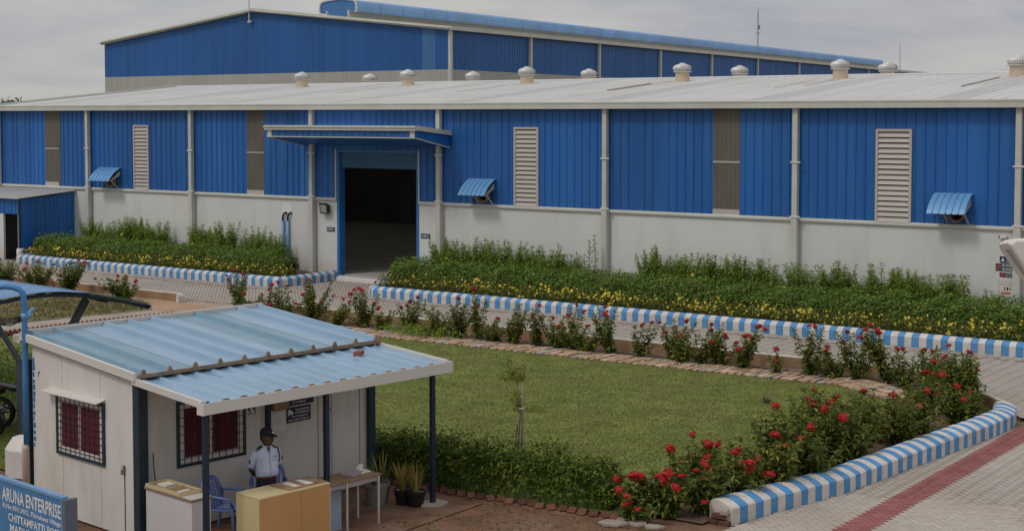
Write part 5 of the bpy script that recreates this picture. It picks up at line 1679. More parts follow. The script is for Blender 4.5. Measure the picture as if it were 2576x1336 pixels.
# curved blue carport behind the booth
CPT = thing('carport', 'carport with curved light blue sheet roof on slanting blue-grey steel arms', 'carport', (35.5, -24.3, 0))
zprof = [(2.50, 2.365), (1.75, 2.585), (1.0, 2.745), (0.40, 2.825), (0.0, 2.855), (-0.45, 2.85), (-0.95, 2.815), (-1.6, 2.72), (-2.4, 2.52)]
exv = Vector((-3.1, 0.38, 0))
def cprof(dz, shrink=0):
    return [(0, y, z + dz) for y, z in zprof]
nsh = 4
for q in range(nsh):
    st = exv * (q / nsh)
    b = MB()
    b.strip([tuple(Vector(p) + st) for p in cprof(0.0)], exv / nsh * 0.995)
    for kk in range(4):
        s2 = st + exv / nsh * (0.12 + kk * 0.25)
        b.strip([tuple(Vector(p) + s2) for p in cprof(0.016)], exv / nsh * 0.06)
    b.build('roof_sheet', M['skyblue'], CPT)
b = MB()
for f in (0.02, 0.5, 0.98):
    st = exv * f
    for (p0, p1) in zip(cprof(-0.07), cprof(-0.07)[1:]):
        b.bar(Vector(p0) + st, Vector(p1) + st, 0.05, 0.06)
for y, z in zprof[::2]:
    b.bar(Vector((0, y, z - 0.03)), Vector((0, y, z - 0.03)) + exv, 0.05, 0.05)
b.build('roof_frame', M['navy'], CPT)
b = MB().strip(cprof(0.005), (0.02, 0, 0))
b.build('edge_trim', M['skyblue'], CPT)
b = MB().bar((-1.15, 0.30, 0), (-1.15, 0.30, 1.42), 0.13, up=(0, 1, 0)).bar((-1.15, 0.30, 1.38), (-1.15, -0.55, 2.70), 0.075, up=(1, 0, 0))
b.build('steel_arm', M['bluegrey'], CPT)
b = MB().bar((-1.4, 1.20, 1.2), (-1.4, 2.05, 2.42), 0.12, up=(1, 0, 0)).bar((-1.4, 1.20, 0), (-1.4, 1.20, 1.25), 0.12, up=(0, 1, 0))
b.build('steel_arm', M['bluegrey'], CPT)
MB().bar((-1.15, 0.30, 1.36), (-1.15, 1.4, 1.36), 0.07).bar((-1.15, 0.30, 0.62), (-1.15, 1.4, 0.62), 0.07).build('cross_rail', M['bluegrey'], CPT)

# parked motorcycles under the carport
def motorcycle(label, loc, rz, tank):
    m_ = thing('motorcycle', label, 'motorcycle', loc, rz, 'motorcycles under the carport')
    for x in (-0.62, 0.64):
        b = MB()
        n = 20
        b.loft([[(x + r * math.cos(2 * math.pi * k / n), y, 0.30 + r * math.sin(2 * math.pi * k / n)) for k in range(n)] for r, y in ((0.22, -0.05), (0.285, -0.05), (0.30, 0.0), (0.285, 0.05), (0.22, 0.05), (0.22, -0.05))], caps=False)
        w = b.build('wheel', M['black'], m_)
        b = MB().tube([(x, -0.07, 0.3), (x, 0.07, 0.3)], 0.05, 10)
        for k in range(5):
            a = k * 2 * math.pi / 5
            b.bar((x, 0, 0.3), (x + 0.225 * math.cos(a), 0, 0.3 + 0.225 * math.sin(a)), 0.03)
        b.build('rim', M['chrome'], w)
    b = MB().loft([[(0.02, -0.09, 0.72), (0.02, 0.09, 0.72), (0.02, 0.07, 0.80), (0.02, -0.07, 0.80)], [(0.22, -0.13, 0.72), (0.22, 0.13, 0.72), (0.22, 0.09, 0.90), (0.22, -0.09, 0.90)], [(0.40, -0.10, 0.76), (0.40, 0.10, 0.76), (0.40, 0.06, 0.90), (0.40, -0.06, 0.90)]])
    b.build('fuel_tank', tank, m_, bev=0.03)
    b = MB().loft([[(-0.72, -0.08, 0.80), (-0.72, 0.08, 0.80), (-0.72, 0.08, 0.86), (-0.72, -0.08, 0.86)], [(-0.3, -0.12, 0.74), (-0.3, 0.12, 0.74), (-0.3, 0.12, 0.82), (-0.3, -0.12, 0.82)], [(0.05, -0.09, 0.72), (0.05, 0.09, 0.72), (0.05, 0.08, 0.80), (0.05, -0.08, 0.80)]])
    b.build('seat', M['black'], m_, bev=0.02)
    MB().box(-0.12, 0.25, -0.12, 0.12, 0.28, 0.62).tube([(0.2, 0.13, 0.35), (-0.3, 0.16, 0.3), (-0.75, 0.17, 0.36)], 0.04, 8).build('engine', M['chrome'], m_, bev=0.02)
    b = MB()
    for s_ in (-1, 1):
        b.bar((0.64, s_ * 0.08, 0.3), (0.44, s_ * 0.08, 0.92), 0.035)
    b.tube([(0.34, -0.34, 1.0), (0.42, -0.15, 1.02), (0.42, 0.15, 1.02), (0.34, 0.34, 1.0)], 0.014, 6)
    b.build('fork', M['chrome'], m_)
    MB().lathe([(0.02, 0), (0.08, 0.02), (0.09, 0.08), (0.07, 0.12)], 12).build('headlight', M['glass'], m_, (0.52, 0, 0.80))
    b = MB().loft([[(-0.95, -0.06, 0.55), (-0.95, 0.06, 0.55), (-0.95, 0.05, 0.58), (-0.95, -0.05, 0.58)], [(-0.6, -0.08, 0.66), (-0.6, 0.08, 0.66), (-0.6, 0.08, 0.76), (-0.6, -0.08, 0.76)]])
    b.build('mudguard', tank, m_)
    MB().bar((0.40, 0, 0.62), (0.9, 0, 0.58), 0.12, 0.02).build('mudguard', tank, m_)
motorcycle('dark parked motorcycle nearest the blue-grey carport column', (33.55, -24.75, 0), R(20), M['tank2'])
motorcycle('dark red parked motorcycle deeper under the carport', (34.0, -23.6, 0), R(15), M['tank'])
motorcycle('dark parked motorcycle at the left edge under the carport', (33.9, -25.7, 0), R(25), M['tank2'])
# white chamfered block by the booth
WB = thing('concrete_block', 'white painted block with chamfered top standing left of the booth wall', 'block', (37.15, -25.95, 0), R(20))
r0 = [(0.33 * math.cos(R(22.5 + 45 * k)) * 1.1, 0.33 * math.sin(R(22.5 + 45 * k)), 0.0) for k in range(8)]
b = MB().loft([r0, [(x, y, 0.46) for x, y, z in r0], [(x * 0.62, y * 0.62, 0.66) for x, y, z in r0]])
b.build('block', M['shell'], WB, bev=0.01)
MB().lathe([(0.05, 0.60), (0.05, 0.72)], 10).build('cap_stud', M['bluegrey'], WB, (0.08, 0, 0))
# close white lamp head at the right edge
LH = thing('lamp_post', 'white rounded lamp head jutting in at the right picture edge', 'street lamp', (55.62, -28.9, 0), R(0))
hd = MB()
axx = Vector((math.cos(R(35.7)), math.sin(R(35.7)), 0))
axd = Vector((-math.sin(R(35.7)), math.cos(R(35.7)), 0))
P0 = Vector((54.80, -29.50, 5.085)) - LH.location
c1 = [P0, P0 + axx * 0.055 + Vector((0, 0, 0.035)), P0 + axx * 0.36 + Vector((0, 0, 0.040)), P0 + axx * 0.46 + Vector((0, 0, -0.30)), P0 + axx * 0.30 + Vector((0, 0, -0.40)), P0 + axx * 0.16 + Vector((0, 0, -0.235))]
rings = []
for dd, sc_, dz in ((-0.03, 0.90, -0.0), (0.0, 1.0, 0.0), (0.22, 1.0, -0.03), (0.30, 0.82, -0.05)):
    cc = sum(c1, Vector()) / len(c1)
    rings.append([tuple(cc + (p - cc) * sc_ + axd * dd + Vector((0, 0, dz))) for p in c1])
hd.loft(rings)
hd.build('lamp_head', M['shell'], LH, bev=0.012)
b = MB().bar(P0 + axx * 0.03 + Vector((0, 0, -0.045)) + axd * 0.06, P0 + axx * 0.30 + Vector((0, 0, -0.42)) + axd * 0.06, 0.10, 0.035, up=(0, 0, 1))
b.build('lamp_rim', M['lilac'], LH)
MB().tube([P0 + axx * 0.40 + axd * 0.1 + Vector((0, 0, -0.1)), (0.25, 0, 4.9), (0.35, 0.0, 4.6), (0.35, 0, 0)], 0.05, 10).build('pole', M['shell'], LH, smooth=True)

# ================================================================== PLANTS
def waves(seed, k=5):
    r = np.random.default_rng(seed)
    f = r.uniform(0.6, 5.0, (k, 2)); ph = r.uniform(0, 6.28, k); am = r.uniform(0.4, 1.0, k)
    am = am / am.sum()
    def fn(a, b):
        return sum(am[q] * np.sin(a * f[q, 0] + b * f[q, 1] + ph[q]) for q in range(k))
    return fn
def hedge(name, label, cat, pl, wd, h, n, L, mat, seed, lump=0.16, ragged=0.10, pw=0.55, z0=0.2, corescale=0.80, group=None):
    """clipped or loose hedge: a twiggy core and thousands of separate leaves spread through its outer layer"""
    r = np.random.default_rng(seed)
    pl = np.array(pl, float)
    seg = np.linalg.norm(np.diff(pl, axis=0), axis=1)
    cum = np.concatenate([[0], np.cumsum(seg)])
    tot = cum[-1]
    o = pl[0]
    t = thing(name, label, cat, (o[0], o[1], z0), 0, group)
    fn = waves(seed)
    fh = waves(seed + 50)
    def place(s_, th, sc_):
        x = np.interp(s_, cum, pl[:, 0]); y = np.interp(s_, cum, pl[:, 1])
        i_ = np.clip(np.searchsorted(cum, s_) - 1, 0, len(seg) - 1)
        d = (pl[i_ + 1] - pl[i_]) / seg[i_][:, None]
        nx, ny = -d[:, 1], d[:, 0]
        endf = np.clip(np.minimum(s_, tot - s_) / (0.35 * wd) + 0.15, 0, 1) ** 0.5
        rr = sc_ * (1 + lump * fn(s_ * 2.1, th * 2.5)) * (0.35 + 0.65 * endf)
        cc, ss = np.cos(th), np.sin(th)
        off = np.sign(cc) * np.abs(cc) ** pw * wd / 2 * rr
        z = np.abs(ss) ** pw * h * rr * (1 + 0.6 * lump * fh(s_ * 1.3, 0 * th))
        P = np.stack([x + nx * off - o[0], y + ny * off - o[1], z], 1)
        N = np.stack([nx * cc, ny * cc, ss], 1)
        return P, N
    s_ = r.uniform(0, tot, n)
    th = r.uniform(0.02, math.pi - 0.02, n)
    P, N = place(s_, th, 1.0 - np.abs(r.normal(0, ragged, n)) + r.exponential(0.035, n))
    N = unit(N)
    U = unit(N * 0.9 + np.array([0, 0, 0.35]) + r.normal(0, 0.38, (n, 3)))
    D = unit(np.cross(U, r.normal(0, 1, (n, 3))) + N * 0.45 + np.array([0, 0, -0.15]))
    LL = L * r.uniform(0.6, 1.25, n)
    V, F = leaf_arrays(P, D, U, LL, LL * r.uniform(0.38, 0.55, n))
    f = link('foliage', fast_mesh('foliage', V, F, mat), t)
    ns = max(6, int(tot / 0.3)); nt = 9
    S2, T2 = np.meshgrid(np.linspace(0.05, tot - 0.05, ns), np.linspace(0.0, math.pi, nt), indexing='ij')
    P2, _ = place(S2.ravel(), T2.ravel(), np.full(ns * nt, corescale))
    F2 = [[a * nt + b_, a * nt + b_ + 1, (a + 1) * nt + b_ + 1, (a + 1) * nt + b_] for a in range(ns - 1) for b_ in range(nt - 1)]
    for ring_ in (0, ns - 1):
        b0_ = ring_ * nt
        F2 += [[b0_, b0_ + k, b0_ + k + 1, b0_ + nt - 1 if k + 1 < nt - 1 else b0_ + k + 1] for k in range(1, nt - 2)]
    link('twigs', fast_mesh('twigs', P2, np.array(F2), M['hedgecore']), t)
    return t
hedge('hedge', 'rounded dark green hedge in the left bed behind yellow flowers', 'hedge', [(5.3, -1.9), (12, -1.75), (19.9, -1.75)], 1.15, 0.88, 13000, 0.105, M['hedge'], 11, group='hedges along the warehouse')
hedge('hedge', 'long rounded green hedge in the right bed behind yellow flowers', 'hedge', [(24.9, -1.75), (32, -1.65), (50, -1.60)], 1.20, 0.94, 32000, 0.10, M['hedge'], 12, group='hedges along the warehouse')
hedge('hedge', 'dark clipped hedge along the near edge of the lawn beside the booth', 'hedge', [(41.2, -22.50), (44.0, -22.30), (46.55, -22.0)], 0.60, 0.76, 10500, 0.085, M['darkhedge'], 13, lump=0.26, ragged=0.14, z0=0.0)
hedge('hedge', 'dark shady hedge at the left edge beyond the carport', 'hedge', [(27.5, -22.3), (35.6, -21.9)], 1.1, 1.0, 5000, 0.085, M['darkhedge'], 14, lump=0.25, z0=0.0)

def flower_mesh():
    b = MB()
    for k in range(5):
        a = k * 2 * math.pi / 5
        b.add([(0, 0, 0), (0.6 * math.cos(a - .45), 0.6 * math.sin(a - .45), 0.22), (1.0 * math.cos(a), 1.0 * math.sin(a), 0.30), (0.6 * math.cos(a + .45), 0.6 * math.sin(a + .45), 0.22)], [(0, 1, 2, 3)])
    return np.array(b.v), np.array(b.f)
FV, FF = flower_mesh()
def scatter_flowers(P, N, S_, r):
    n = len(P)
    X = unit(np.cross(N, r.normal(0, 1, (n, 3))))
    Y = np.cross(N, X)
    V = P[:, None, :] + S_[:, None, None] * (FV[None, :, 0:1] * X[:, None] + FV[None, :, 1:2] * Y[:, None] + FV[None, :, 2:3] * N[:, None])
    F = (np.arange(n)[:, None, None] * len(FV) + FF[None]).reshape(-1, 4)
    return V.reshape(-1, 3), F
def flower_strip(label, x0, x1, y0, y1, n_leaf, n_fl, seed):
    r = np.random.default_rng(seed)
    fn = waves(seed)
    o = Vector((x0, (y0 + y1) / 2, 0.2))
    def hh(x, y):
        return 0.36 + 0.17 * fn(x * 2.2, y * 3) + 0.06 * np.sin(x * 9.1 + y * 7)
    x = r.uniform(x0, x1, n_leaf); y = r.uniform(y0, y1, n_leaf)
    z = hh(x, y) * r.uniform(0.15, 1.05, n_leaf) ** 0.6
    P = np.stack([x - o.x, y - o.y, z], 1)
    D = unit(r.normal(0, 0.8, (n_leaf, 3)) + np.array([0, -0.25, 0.5]))
    U = unit(r.normal(0, 0.5, (n_leaf, 3)) + np.array([0, 0, 1.0]))
    LL = 0.095 * r.uniform(0.6, 1.3, n_leaf)
    V, F = leaf_arrays(P, D, U, LL, LL * 0.42)
    t = link('yellow_flower_strip', fast_mesh('yellow_flower_strip', V, F, M['flow']), None, o)
    tag(t, label, 'flower bed', kind='stuff')
    # blossoms clump together
    c = r.uniform(x0, x1, n_fl // 8)
    x = (c[r.integers(0, len(c), n_fl)] + r.normal(0, 0.22, n_fl)).clip(x0, x1)
    y = r.uniform(y0, y1, n_fl)
    z = hh(x, y) * r.uniform(0.55, 1.22, n_fl) + 0.02
    N = unit(r.normal(0, 0.45, (n_fl, 3)) + np.array([0.15, -0.75, 0.65]))
    V, F = scatter_flowers(np.stack([x - o.x, y - o.y, z], 1), N, r.uniform(0.032, 0.058, n_fl), r)
    f = link('yellow_blossoms', fast_mesh('yellow_blossoms', V, F, M['yellow']), t)
    f['kind'] = 'stuff'
flower_strip('low yellow flowering ground cover behind the left striped kerb', 5.7, 20.7, -3.15, -2.0, 8500, 520, 21)
flower_strip('low yellow flowering ground cover behind the long right striped kerb', 25.1, 50.0, -3.2, -1.95, 16000, 1000, 22)

def stem_bush(r, nst, h, spread, L, step, ratio=0.36, start=0.15, up=0.35, curve=1.5, lean=None, hvar=0.45, taper=0.35, pairs=2):
    """upright stems with leaves in whorls; returns leaves, stem polylines and tips"""
    parts, stems, tips = [], [], []
    for q in range(nst):
        a = r.uniform(0, 2 * math.pi)
        rr = spread * math.sqrt(r.uniform(0.02, 1))
        hh = h * (1 - hvar * r.uniform(0, 1) * (0.3 + 0.7 * rr / max(spread, 1e-3)))
        if q == 0: hh = h; rr *= 0.4
        ex, ey = rr * math.cos(a), rr * math.sin(a)
        if lean is not None:
            ex += lean[0] * hh; ey += lean[1] * hh
        b0 = np.array([r.normal(0, 0.05), r.normal(0, 0.05), 0])
        wob = r.normal(0, 0.03, 2)
        def pt(f):
            return b0 + np.array([ex * f ** curve + wob[0] * math.sin(f * 5), ey * f ** curve + wob[1] * math.sin(f * 5 + 1), hh * f])
        stems.append([pt(f) for f in (0, 0.3, 0.6, 0.85, 1.0)])
        tips.append((pt(1.0), np.array([ex * 0.5, ey * 0.5, hh])))
        nw = max(4, int(hh * (1 - start) / step))
        Pl, Dl, Ul, Ll = [], [], [], []
        for w in range(nw + 1):
            f = start + (1 - start) * w / nw
            p = pt(min(1, f))
            rot = r.uniform(0, 6.28)
            for m_ in range(pairs * 2 if w < nw else pairs * 2 + 2):
                al = rot + m_ * 2 * math.pi / (pairs * 2) + r.normal(0, 0.25)
                el = up + r.normal(0, 0.40) + (0.5 if w >= nw - 1 else 0)
                Dl.append((math.cos(al) * math.cos(el), math.sin(al) * math.cos(el), math.sin(el)))
                Ul.append((-math.cos(al) * math.sin(el), -math.sin(al) * math.sin(el), math.cos(el)))
                Pl.append(p + r.normal(0, 0.008, 3))
                Ll.append(L * r.uniform(0.7, 1.2) * (1 - taper * max(0, f - 0.7) / 0.3))
        Ll = np.array(Ll)
        parts.append(leaf_arrays(np.array(Pl), np.array(Dl), np.array(Ul) + r.normal(0, 0.15, (len(Ul), 3)), Ll, Ll * ratio, droop=0.2))
    return merge(parts), stems, tips
def stems_obj(stems, rad, parent, mat):
    b = MB()
    for st in stems:
        b.tube([tuple(p) for p in st], [rad, rad * .85, rad * .7, rad * .5, rad * .3], 5, caps=False)
    return b.build('stems', mat, parent)
SHR = [(7.40, 1.81), (8.6, 1.70), (9.81, 1.96), (10.8, 1.85), (11.64, 1.79), (13.64, 1.79), (14.5, 1.72), (15.45, 1.98), (16.98, 1.83), (18.26, 1.61),
       (26.18, 1.86), (27.0, 1.72), (27.74, 1.91), (28.5, 1.8), (29.26, 1.88), (30.1, 1.76), (30.88, 1.86), (31.6, 1.6), (32.40, 2.20), (34.68, 1.99), (35.3, 1.7), (35.83, 1.80), (36.80, 1.85), (37.3, 1.66), (37.89, 1.91), (38.69, 1.77),
       (39.85, 1.72), (40.85, 1.84), (41.3, 1.5), (42.31, 1.86), (42.8, 1.7), (43.14, 1.74), (43.7, 1.65), (44.29, 1.70), (45.35, 1.30), (47.5, 1.6)]
nleft = sum(1 for q in SHR if q[0] < 22)
for q, (x, top_) in enumerate(SHR):
    r = np.random.default_rng(300 + q)
    left = x < 22
    thin = abs(x - 32.4) < 0.01
    if left:
        lab = 'feathery light green shrub, %s from the left in the left wall bed' % ordinal(q)
    elif thin:
        lab = 'lone tall thin green stem standing above the right wall bed'
    else:
        lab = 'feathery light green shrub, %s from the loading door in the right wall bed' % ordinal(q - nleft)
    t = thing('shrub', lab, 'shrub', (x, -0.72 + r.normal(0, 0.08), 0.2), 0, 'shrubs along the warehouse wall')
    h = top_ - 0.2
    if thin:
        (V, F), st, tp = stem_bush(r, 2, h, 0.10, 0.15, 0.085, 0.3, 0.3)
    else:
        (V, F), st, tp = stem_bush(r, 30, h, 0.62, 0.20, 0.07, 0.33, 0.08, up=-0.12, curve=0.9, hvar=0.55, taper=0.55)
    link('foliage', fast_mesh('foliage', V, F, M['shrub']), t)
    stems_obj(st, 0.012, t, M['stem'])
    if q % 4 == 2 and not thin:
        k_ = 5
        pp_ = np.array([tp[i_][0] for i_ in r.integers(0, len(tp), k_)]) * np.array([1, 1, 0.62]) + np.array([0, -0.3, 0])
        V, F = scatter_flowers(pp_, unit(r.normal(0, 0.3, (k_, 3)) + np.array([0, -0.8, 0.5])), r.uniform(0.05, 0.08, k_), r)
        link('blossoms', fast_mesh('blossoms', V, F, M['yellow']), t)

# red blossom heads: domes of many four-petalled florets
HEADS = []
for q in range(4):
    r = np.random.default_rng(900 + q)
    n = 46
    u_ = r.uniform(-0.15, 1, n); a = r.uniform(0, 6.28, n)
    s_ = np.sqrt(np.clip(1 - u_ ** 2, 0, 1))
    N = np.stack([s_ * np.cos(a), s_ * np.sin(a), u_], 1)
    P = N * r.uniform(0.85, 1.05, (n, 1)) * np.array([1, 1, 0.72])
    V, F = scatter_flowers(P, unit(N + r.normal(0, 0.25, (n, 3))), r.uniform(0.26, 0.38, n), r)
    b = MB().lathe([(0.5, -0.25), (0.85, 0.0), (0.82, 0.3), (0.5, 0.58), (0.1, 0.66)], 8)
    V2 = np.array(b.v); F2 = np.array([f for f in b.f if len(f) == 4])
    Va, Fa = merge([(V, F), (V2, F2)])
    HEADS.append(fast_mesh('flower_head', Va, Fa, M['red']))
def ixora(lab, x, y, h, nfl, seed, spread=0.32, nst=8, yellowish=False, z0=0.02, lean=None, big=1.0, low=False):
    r = np.random.default_rng(seed)
    t = thing('flowering_bush', lab, 'bush', (x, y, z0), 0, 'red flowering bushes round the lawn')
    (V, F), st, tp = stem_bush(r, nst, h - 0.06, spread, 0.155, 0.058, 0.42, 0.10, up=-0.05, curve=1.05, lean=lean, hvar=0.70, pairs=2)
    link('foliage', fast_mesh('foliage', V, F, M['ixora2'] if yellowish else M['ixora']), t)
    stems_obj(st, 0.010, t, M['stem'])
    order_ = list(range(len(tp)))
    # blossoms open on the tips turned to the sun and to the road
    for k in range(nfl):
        tip, dr_ = tp[order_[k % len(tp)]]
        if k >= len(tp):
            tip = tip * np.array([1.15, 1.15, 0.75]) + r.normal(0, 0.06, 3)
        o = link('flower_head', HEADS[int(r.integers(0, 4))], t, tuple(tip + np.array([0, 0, 0.015])))
        sz = r.uniform(0.048, 0.082) * big
        o.scale = (sz, sz, sz * r.uniform(0.8, 1.0))
        o.rotation_euler = (r.normal(0, 0.35) + 0.35, r.normal(0, 0.35), r.uniform(0, 6.28))
    return t
ROW = [(12.9, -9.00, 1.05, 4, .62), (14.75, -9.10, 1.05, 6, .72), (16.6, -9.20, 1.22, 6, .60), (19.6, -9.25, 0.85, 8, .62),
       (24.68, -9.00, 1.28, 7, .30), (26.26, -9.20, 1.10, 6, .32), (27.89, -9.10, 1.26, 5, .40), (30.02, -9.20, 1.18, 5, .34), (31.73, -9.20, 1.03, 4, .30), (32.97, -9.50, 0.80, 0, .42),
       (33.44, -9.20, 1.15, 2, .34), (34.12, -9.10, 1.41, 1, .22), (35.47, -9.40, 1.13, 0, .32), (36.17, -9.20, 1.10, 2, .25), (37.31, -9.30, 1.20, 6, .32), (38.46, -9.20, 1.27, 4, .30),
       (39.35, -9.30, 0.94, 3, .24), (40.21, -9.20, 1.03, 2, .30), (41.05, -9.30, 1.04, 4, .28), (42.24, -9.30, 1.11, 9, .30), (43.22, -9.50, 0.60, 2, .16), (43.99, -9.30, 1.25, 2, .26), (45.12, -9.20, 1.15, 4, .30), (45.84, -9.10, 1.35, 6, .28)]
EXTRA = [(25.4, -9.45, .75, 1, .3), (27.1, -9.35, .7, 0, .34), (29.2, -9.4, .8, 2, .3), (30.9, -9.45, .7, 1, .3), (34.8, -9.4, .7, 1, .26), (36.7, -9.1, .8, 2, .28), (37.9, -9.45, .7, 0, .3), (40.65, -9.45, .75, 1, .28), (41.6, -9.2, .9, 2, .26), (44.6, -9.35, .8, 2, .26), (46.3, -9.35, .9, 3, .34)]
ROW = ROW[:4] + sorted(ROW[4:] + EXTRA)
for q, (x, y, h, nf, sp) in enumerate(ROW):
    where = 'left of the dirt track' if q < 4 else 'behind the stone path'
    lab = '%s bush, %s from the left in the row %s' % ('red flowering' if nf else 'leafy green flowerless', ordinal(q if q < 4 else q - 4), where)
    lean = None
    if x == 24.68: lean = (-0.35, 0.15)
    if x == 42.24: lean = (0.30, 0.0)
    if x == 45.12: lean = (-0.28, 0.0)
    if lean is None:
        lean = (rnd.uniform(-0.32, 0.32), rnd.uniform(-0.15, 0.15))
    ixora(lab, x, y, h, nf, 500 + q, min(sp, .45) * 1.75 if q > 3 else sp * 1.15, 4 if sp < .2 else (6 if sp < .26 else (10 if sp < .38 else (14 if sp < .5 else 22))), lean=lean, yellowish=q % 4 == 1)
CL = [(46.92, -9.55, 0.93, 2, .35), (47.5, -10.1, 1.20, 3, .36), (48.35, -11.15, 1.24, 4, .30), (47.9, -10.9, 1.05, 5, .42), (47.73, -11.89, 0.85, 6, .42), (48.66, -12.6, 0.78, 6, .40), (48.25, -13.77, 0.85, 7, .42), (47.88, -15.02, 0.98, 6, .42), (48.55, -15.6, 1.05, 7, .45), (47.98, -16.56, 1.12, 5, .42),
      (47.5, -16.9, 1.22, 3, .34), (48.30, -17.6, 1.20, 5, .45), (47.86, -18.1, 1.28, 4, .42), (47.77, -18.9, 1.26, 3, .42), (48.40, -19.0, 1.05, 4, .42), (48.15, -19.9, 1.0, 5, .40), (47.25, -19.9, 0.80, 1, .25), (47.10, -20.6, 1.02, 9, .30), (47.85, -20.75, 0.86, 10, .42), (47.75, -21.4, 0.80, 7, .36), (47.35, -21.9, 0.74, 9, .32), (47.05, -22.3, 0.66, 8, .30)]
for q, (x, y, h, nf, sp) in enumerate(CL):
    lab = 'dense red flowering bush, %s from the road corner along the striped planter kerb' % ordinal(q)
    ixora(lab, x, y, h, nf if q > 16 else max(1, int(nf * 0.65)), 700 + q, sp * 1.35, 28 if sp > .35 else 16, yellowish=q in (3, 9, 12, 13, 15), big=1.12)
# small weeds on the soil
wd = thing('weeds', 'fresh light green ground weeds at the foot of the flowering row', 'weeds', (32.6, -9.75, 0.03))
r = np.random.default_rng(77)
n = 900
P = np.stack([r.normal(0, 0.65, n), r.normal(0, 0.22, n), np.abs(r.normal(0.12, 0.09, n))], 1)
LL = r.uniform(0.06, 0.12, n)
V, F = leaf_arrays(P, unit(r.normal(0, 1, (n, 3)) + np.array([0, 0, 0.4])), unit(r.normal(0, .4, (n, 3)) + np.array([0, 0, 1.0])), LL, LL * 0.5)
tag(link('foliage', fast_mesh('foliage', V, F, M['shrub']), wd), kind='stuff')
wd['kind'] = 'stuff'

# staked sapling on the lawn
SP = thing('sapling', 'thin young tree with sparse pale leaves tied to stakes on the lawn', 'sapling', (43.25, -19.96, 0.03))
r = np.random.default_rng(5)
MB().tube([(0.0, 0.0, 0), (0.012, 0, 0.9), (0.0, 0.01, 1.48)], [0.024, 0.021, 0.018], 8).build('stake', M['stake'], SP, smooth=True)
MB().tube([(-0.14, -0.02, 0), (-0.11, 0.0, 0.45), (-0.095, 0, 0.56)], [0.014, 0.013, 0.012], 6).build('stake', M['trunk'], SP)
MB().tube([(-0.09, 0.02, 0), (-0.07, 0.02, 0.50)], 0.012, 6).build('stake', M['trunk'], SP)
trk = [(-0.09, -0.01, 0), (-0.05, 0, 0.5), (-0.025, 0, 0.85), (-0.05, 0.0, 1.1), (-0.12, 0, 1.32), (-0.20, 0.0, 1.48), (-0.12, 0.02, 1.62)]
b = MB().tube(trk, [0.014, 0.012, 0.010, 0.008, 0.006, 0.005, 0.003], 6)
tw = []
for q in range(16):
    i_ = int(r.integers(2, 6))
    p = np.array(trk[i_]) + r.normal(0, 0.02, 3)
    e_ = p + np.array([r.normal(-0.02, 0.17), r.normal(0, 0.17), r.uniform(0.0, 0.22)])
    b.tube([tuple(p), tuple((p + e_) / 2 + r.normal(0, .02, 3)), tuple(e_)], [0.004, 0.003, 0.002], 4)
    tw.append((p, e_))
b.build('trunk', M['trunk'], SP)
Pl = []
for p, e_ in tw:
    for k in range(44):
        Pl.append(p + (e_ - p) * r.uniform(0.3, 1.1) + r.normal(0, 0.035, 3))
Pl = np.array(Pl); n = len(Pl)
LL = r.uniform(0.05, 0.085, n)
V, F = leaf_arrays(Pl, unit(r.normal(0, 1, (n, 3))), unit(r.normal(0, .5, (n, 3)) + np.array([0, 0, 1.0])), LL, LL * 0.4)
link('crown', fast_mesh('crown', V, F, M['sap']), SP)
MB().tube([(0.045 * math.cos(a) - 0.01, 0.045 * math.sin(a), 0.845 + 0.02 * (k % 2)) for k, a in enumerate(np.linspace(0, 12.5, 20))], 0.010, 5).build('tie', M['shell'], SP)
dc = thing('dead_grass_tuft', 'small dark dry tuft lying on the lawn right of centre', 'tuft', (46.25, -16.3, 0.03))
dc.location = (44.6, -12.85, 0.03)
strap_plant(dc, 22, 0.28, M['trunk'], 1.6, 0.0, 66, 0.02)

# flat stones and litter on the bare soil
ss = thing('stone_slab', 'flat pinkish stone slabs at the lawn corner beside the red bushes', 'stone', (46.9, -22.75, -0.01), 0.3)
for q, (x, y, a, w_) in enumerate(((0, 0, 0.2, .22), (0.35, 0.12, -0.3, .18), (0.12, 0.32, 0.9, .15), (0.62, 0.0, 0.1, .16))):
    b = MB().extrude([(w_ * math.cos(k * 1.047) * rnd.uniform(.8, 1.2), w_ * 0.7 * math.sin(k * 1.047) * rnd.uniform(.8, 1.2), 0) for k in range(6)], (0, 0, 0.05))
    b.build('slab', M['concrete'], ss, (x, y, 0), a, bev=0.01)
def litter(name, label, polys, n, z, mat, seed, lo=0.012, hi=0.045, flat=0.35):
    r = np.random.default_rng(seed)
    Ps = []
    for pg in polys:
        pa = np.array(pg); mn, mx_ = pa.min(0), pa.max(0)
        c = r.uniform(mn, mx_, (n * 4, 2))
        c = c[inside(c[:, 0], c[:, 1], pg)][:n // len(polys)]
        Ps.append(c)
    P = np.concatenate(Ps); k = len(P)
    P = np.concatenate([P, np.full((k, 1), z)], 1)
    LL = r.uniform(lo, hi, k)
    D = unit(r.normal(0, 1, (k, 3)) * np.array([1, 1, flat * 0.5]))
    V, F = leaf_arrays(P + np.array([0, 0, 0.006]), D, unit(r.normal(0, flat, (k, 3)) + np.array([0, 0, 1.0])), LL, LL * 0.6)
    o = link(name, fast_mesh(name, V, F, mat))
    return tag(o, label, 'litter', kind='stuff')
SOILP = [[(25, -9.6), (25, -8.75), (46.0, -8.75), (48.8, -11.6), (48.4, -21.5), (47.5, -21.5), (47.6, -12.2), (46.6, -10.2), (45, -9.15)]]
REDP = [[(44.2, -26.5), (49.5, -26.5), (47.5, -22.6), (44.2, -22.8)]]
litter('leaf_litter', 'dry fallen leaves on the soil of the flower border', SOILP, 2600, 0.02, M['drygrass'], 81, 0.03, 0.08)
litter('leaf_litter', 'scattered dry leaves and chips on the red soil before the hedge', REDP, 1500, -0.012, M['drygrass'], 82, 0.02, 0.06)
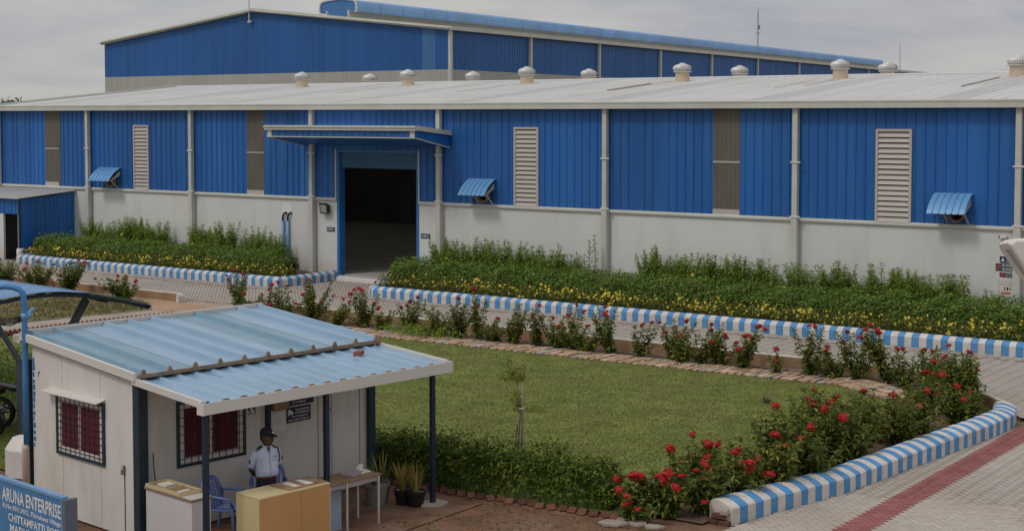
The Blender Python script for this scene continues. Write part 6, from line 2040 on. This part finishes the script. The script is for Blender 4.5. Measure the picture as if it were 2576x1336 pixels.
litter('small_weeds', 'sparse low weeds on the red soil and border', REDP + SOILP, 1500, 0.0, M['flow'], 83, 0.03, 0.07, 0.9)

# far trees at the left edge
def far_tree(label, x, y, h, crown, seed):
    t = thing('tree', label, 'tree', (x, y, 0))
    r = np.random.default_rng(seed)
    b = MB().tube([(0, 0, 0), (0.15, 0, h * .35), (0.0, 0.1, h * .6)], [0.28, 0.2, 0.12], 8)
    Ps = []
    for q in range(16):
        a = r.uniform(0, 6.28); e_ = np.array([crown * r.uniform(.3, 1) * math.cos(a), crown * r.uniform(.3, 1) * math.sin(a), h * (0.60 + 0.34 * r.uniform(0, 1) ** 0.6)])
        b.tube([(0, 0.05, h * .5), tuple(e_ * np.array([.5, .5, .85])), tuple(e_)], [0.09, 0.05, 0.02], 5)
        Ps.append(e_ + r.normal(0, 1, (260, 3)) * np.array([0.5, 0.5, 0.22]))
    b.build('trunk', M['trunk'], t)
    P = np.concatenate(Ps); n = len(P)
    LL = r.uniform(0.22, 0.42, n)
    V, F = leaf_arrays(P, unit(r.normal(0, 1, (n, 3))), unit(r.normal(0, .6, (n, 3)) + np.array([0, 0, 1.0])), LL, LL * .5)
    link('crown', fast_mesh('crown', V, F, M['tree']), t)
far_tree('dark treetop just showing above the warehouse roof at the left edge', -49.6, 35.2, 7.6, 2.6, 41)
far_tree('small faint treetop further right above the warehouse roof', -45.24, 38.1, 7.35, 0.5, 42)

# ------------------------------------------------------------------ grass
def grass(label, poly_, n, L, W, mat, seed, z0):
    r = np.random.default_rng(seed)
    pg = np.array(poly_)
    mn, mx_ = pg.min(0), pg.max(0)
    # denser near the camera, where single tufts show
    P = np.empty((0, 2))
    while len(P) < n:
        c = r.uniform(mn, mx_, (n, 2))
        dd = np.hypot(c[:, 0] - 58.5, c[:, 1] + 41.5)
        k = inside(c[:, 0], c[:, 1], poly_) & (r.uniform(0, 1, n) < np.clip((26.0 / dd) ** 1.6, 0, 1))
        P = np.concatenate([P, c[k]])
    P = P[:n]
    a = r.uniform(0, 6.28, n)
    l = L * r.uniform(0.5, 1.3, n)
    le = r.normal(0, 0.55, (n, 2))
    w = W * r.uniform(0.6, 1.3, n)
    z = np.full(n, z0)
    A = np.stack([P[:, 0] - np.cos(a) * w, P[:, 1] - np.sin(a) * w, z], 1)
    B = np.stack([P[:, 0] + np.cos(a) * w, P[:, 1] + np.sin(a) * w, z], 1)
    T = np.stack([P[:, 0] + le[:, 0] * l, P[:, 1] + le[:, 1] * l, z + l], 1)
    V = np.stack([A, B, T], 1).reshape(-1, 3)
    F = np.arange(3 * n).reshape(-1, 3)
    o = link('grass', fast_mesh('grass', V, F, mat))
    return tag(o, label, 'grass', kind='stuff')
grass('short green and olive lawn grass beside the booth and path', LAWN, 190000, 0.024, 0.011, M['grass'], 61, 0.024)
grass('dry patchy grass behind the blue carport', [(3, -23), (20.8, -23), (20.8, -15), (21.9, -10.4), (20.5, -9.1), (3, -9.0)], 30000, 0.10, 0.02, M['drygrass'], 62, 0.008)
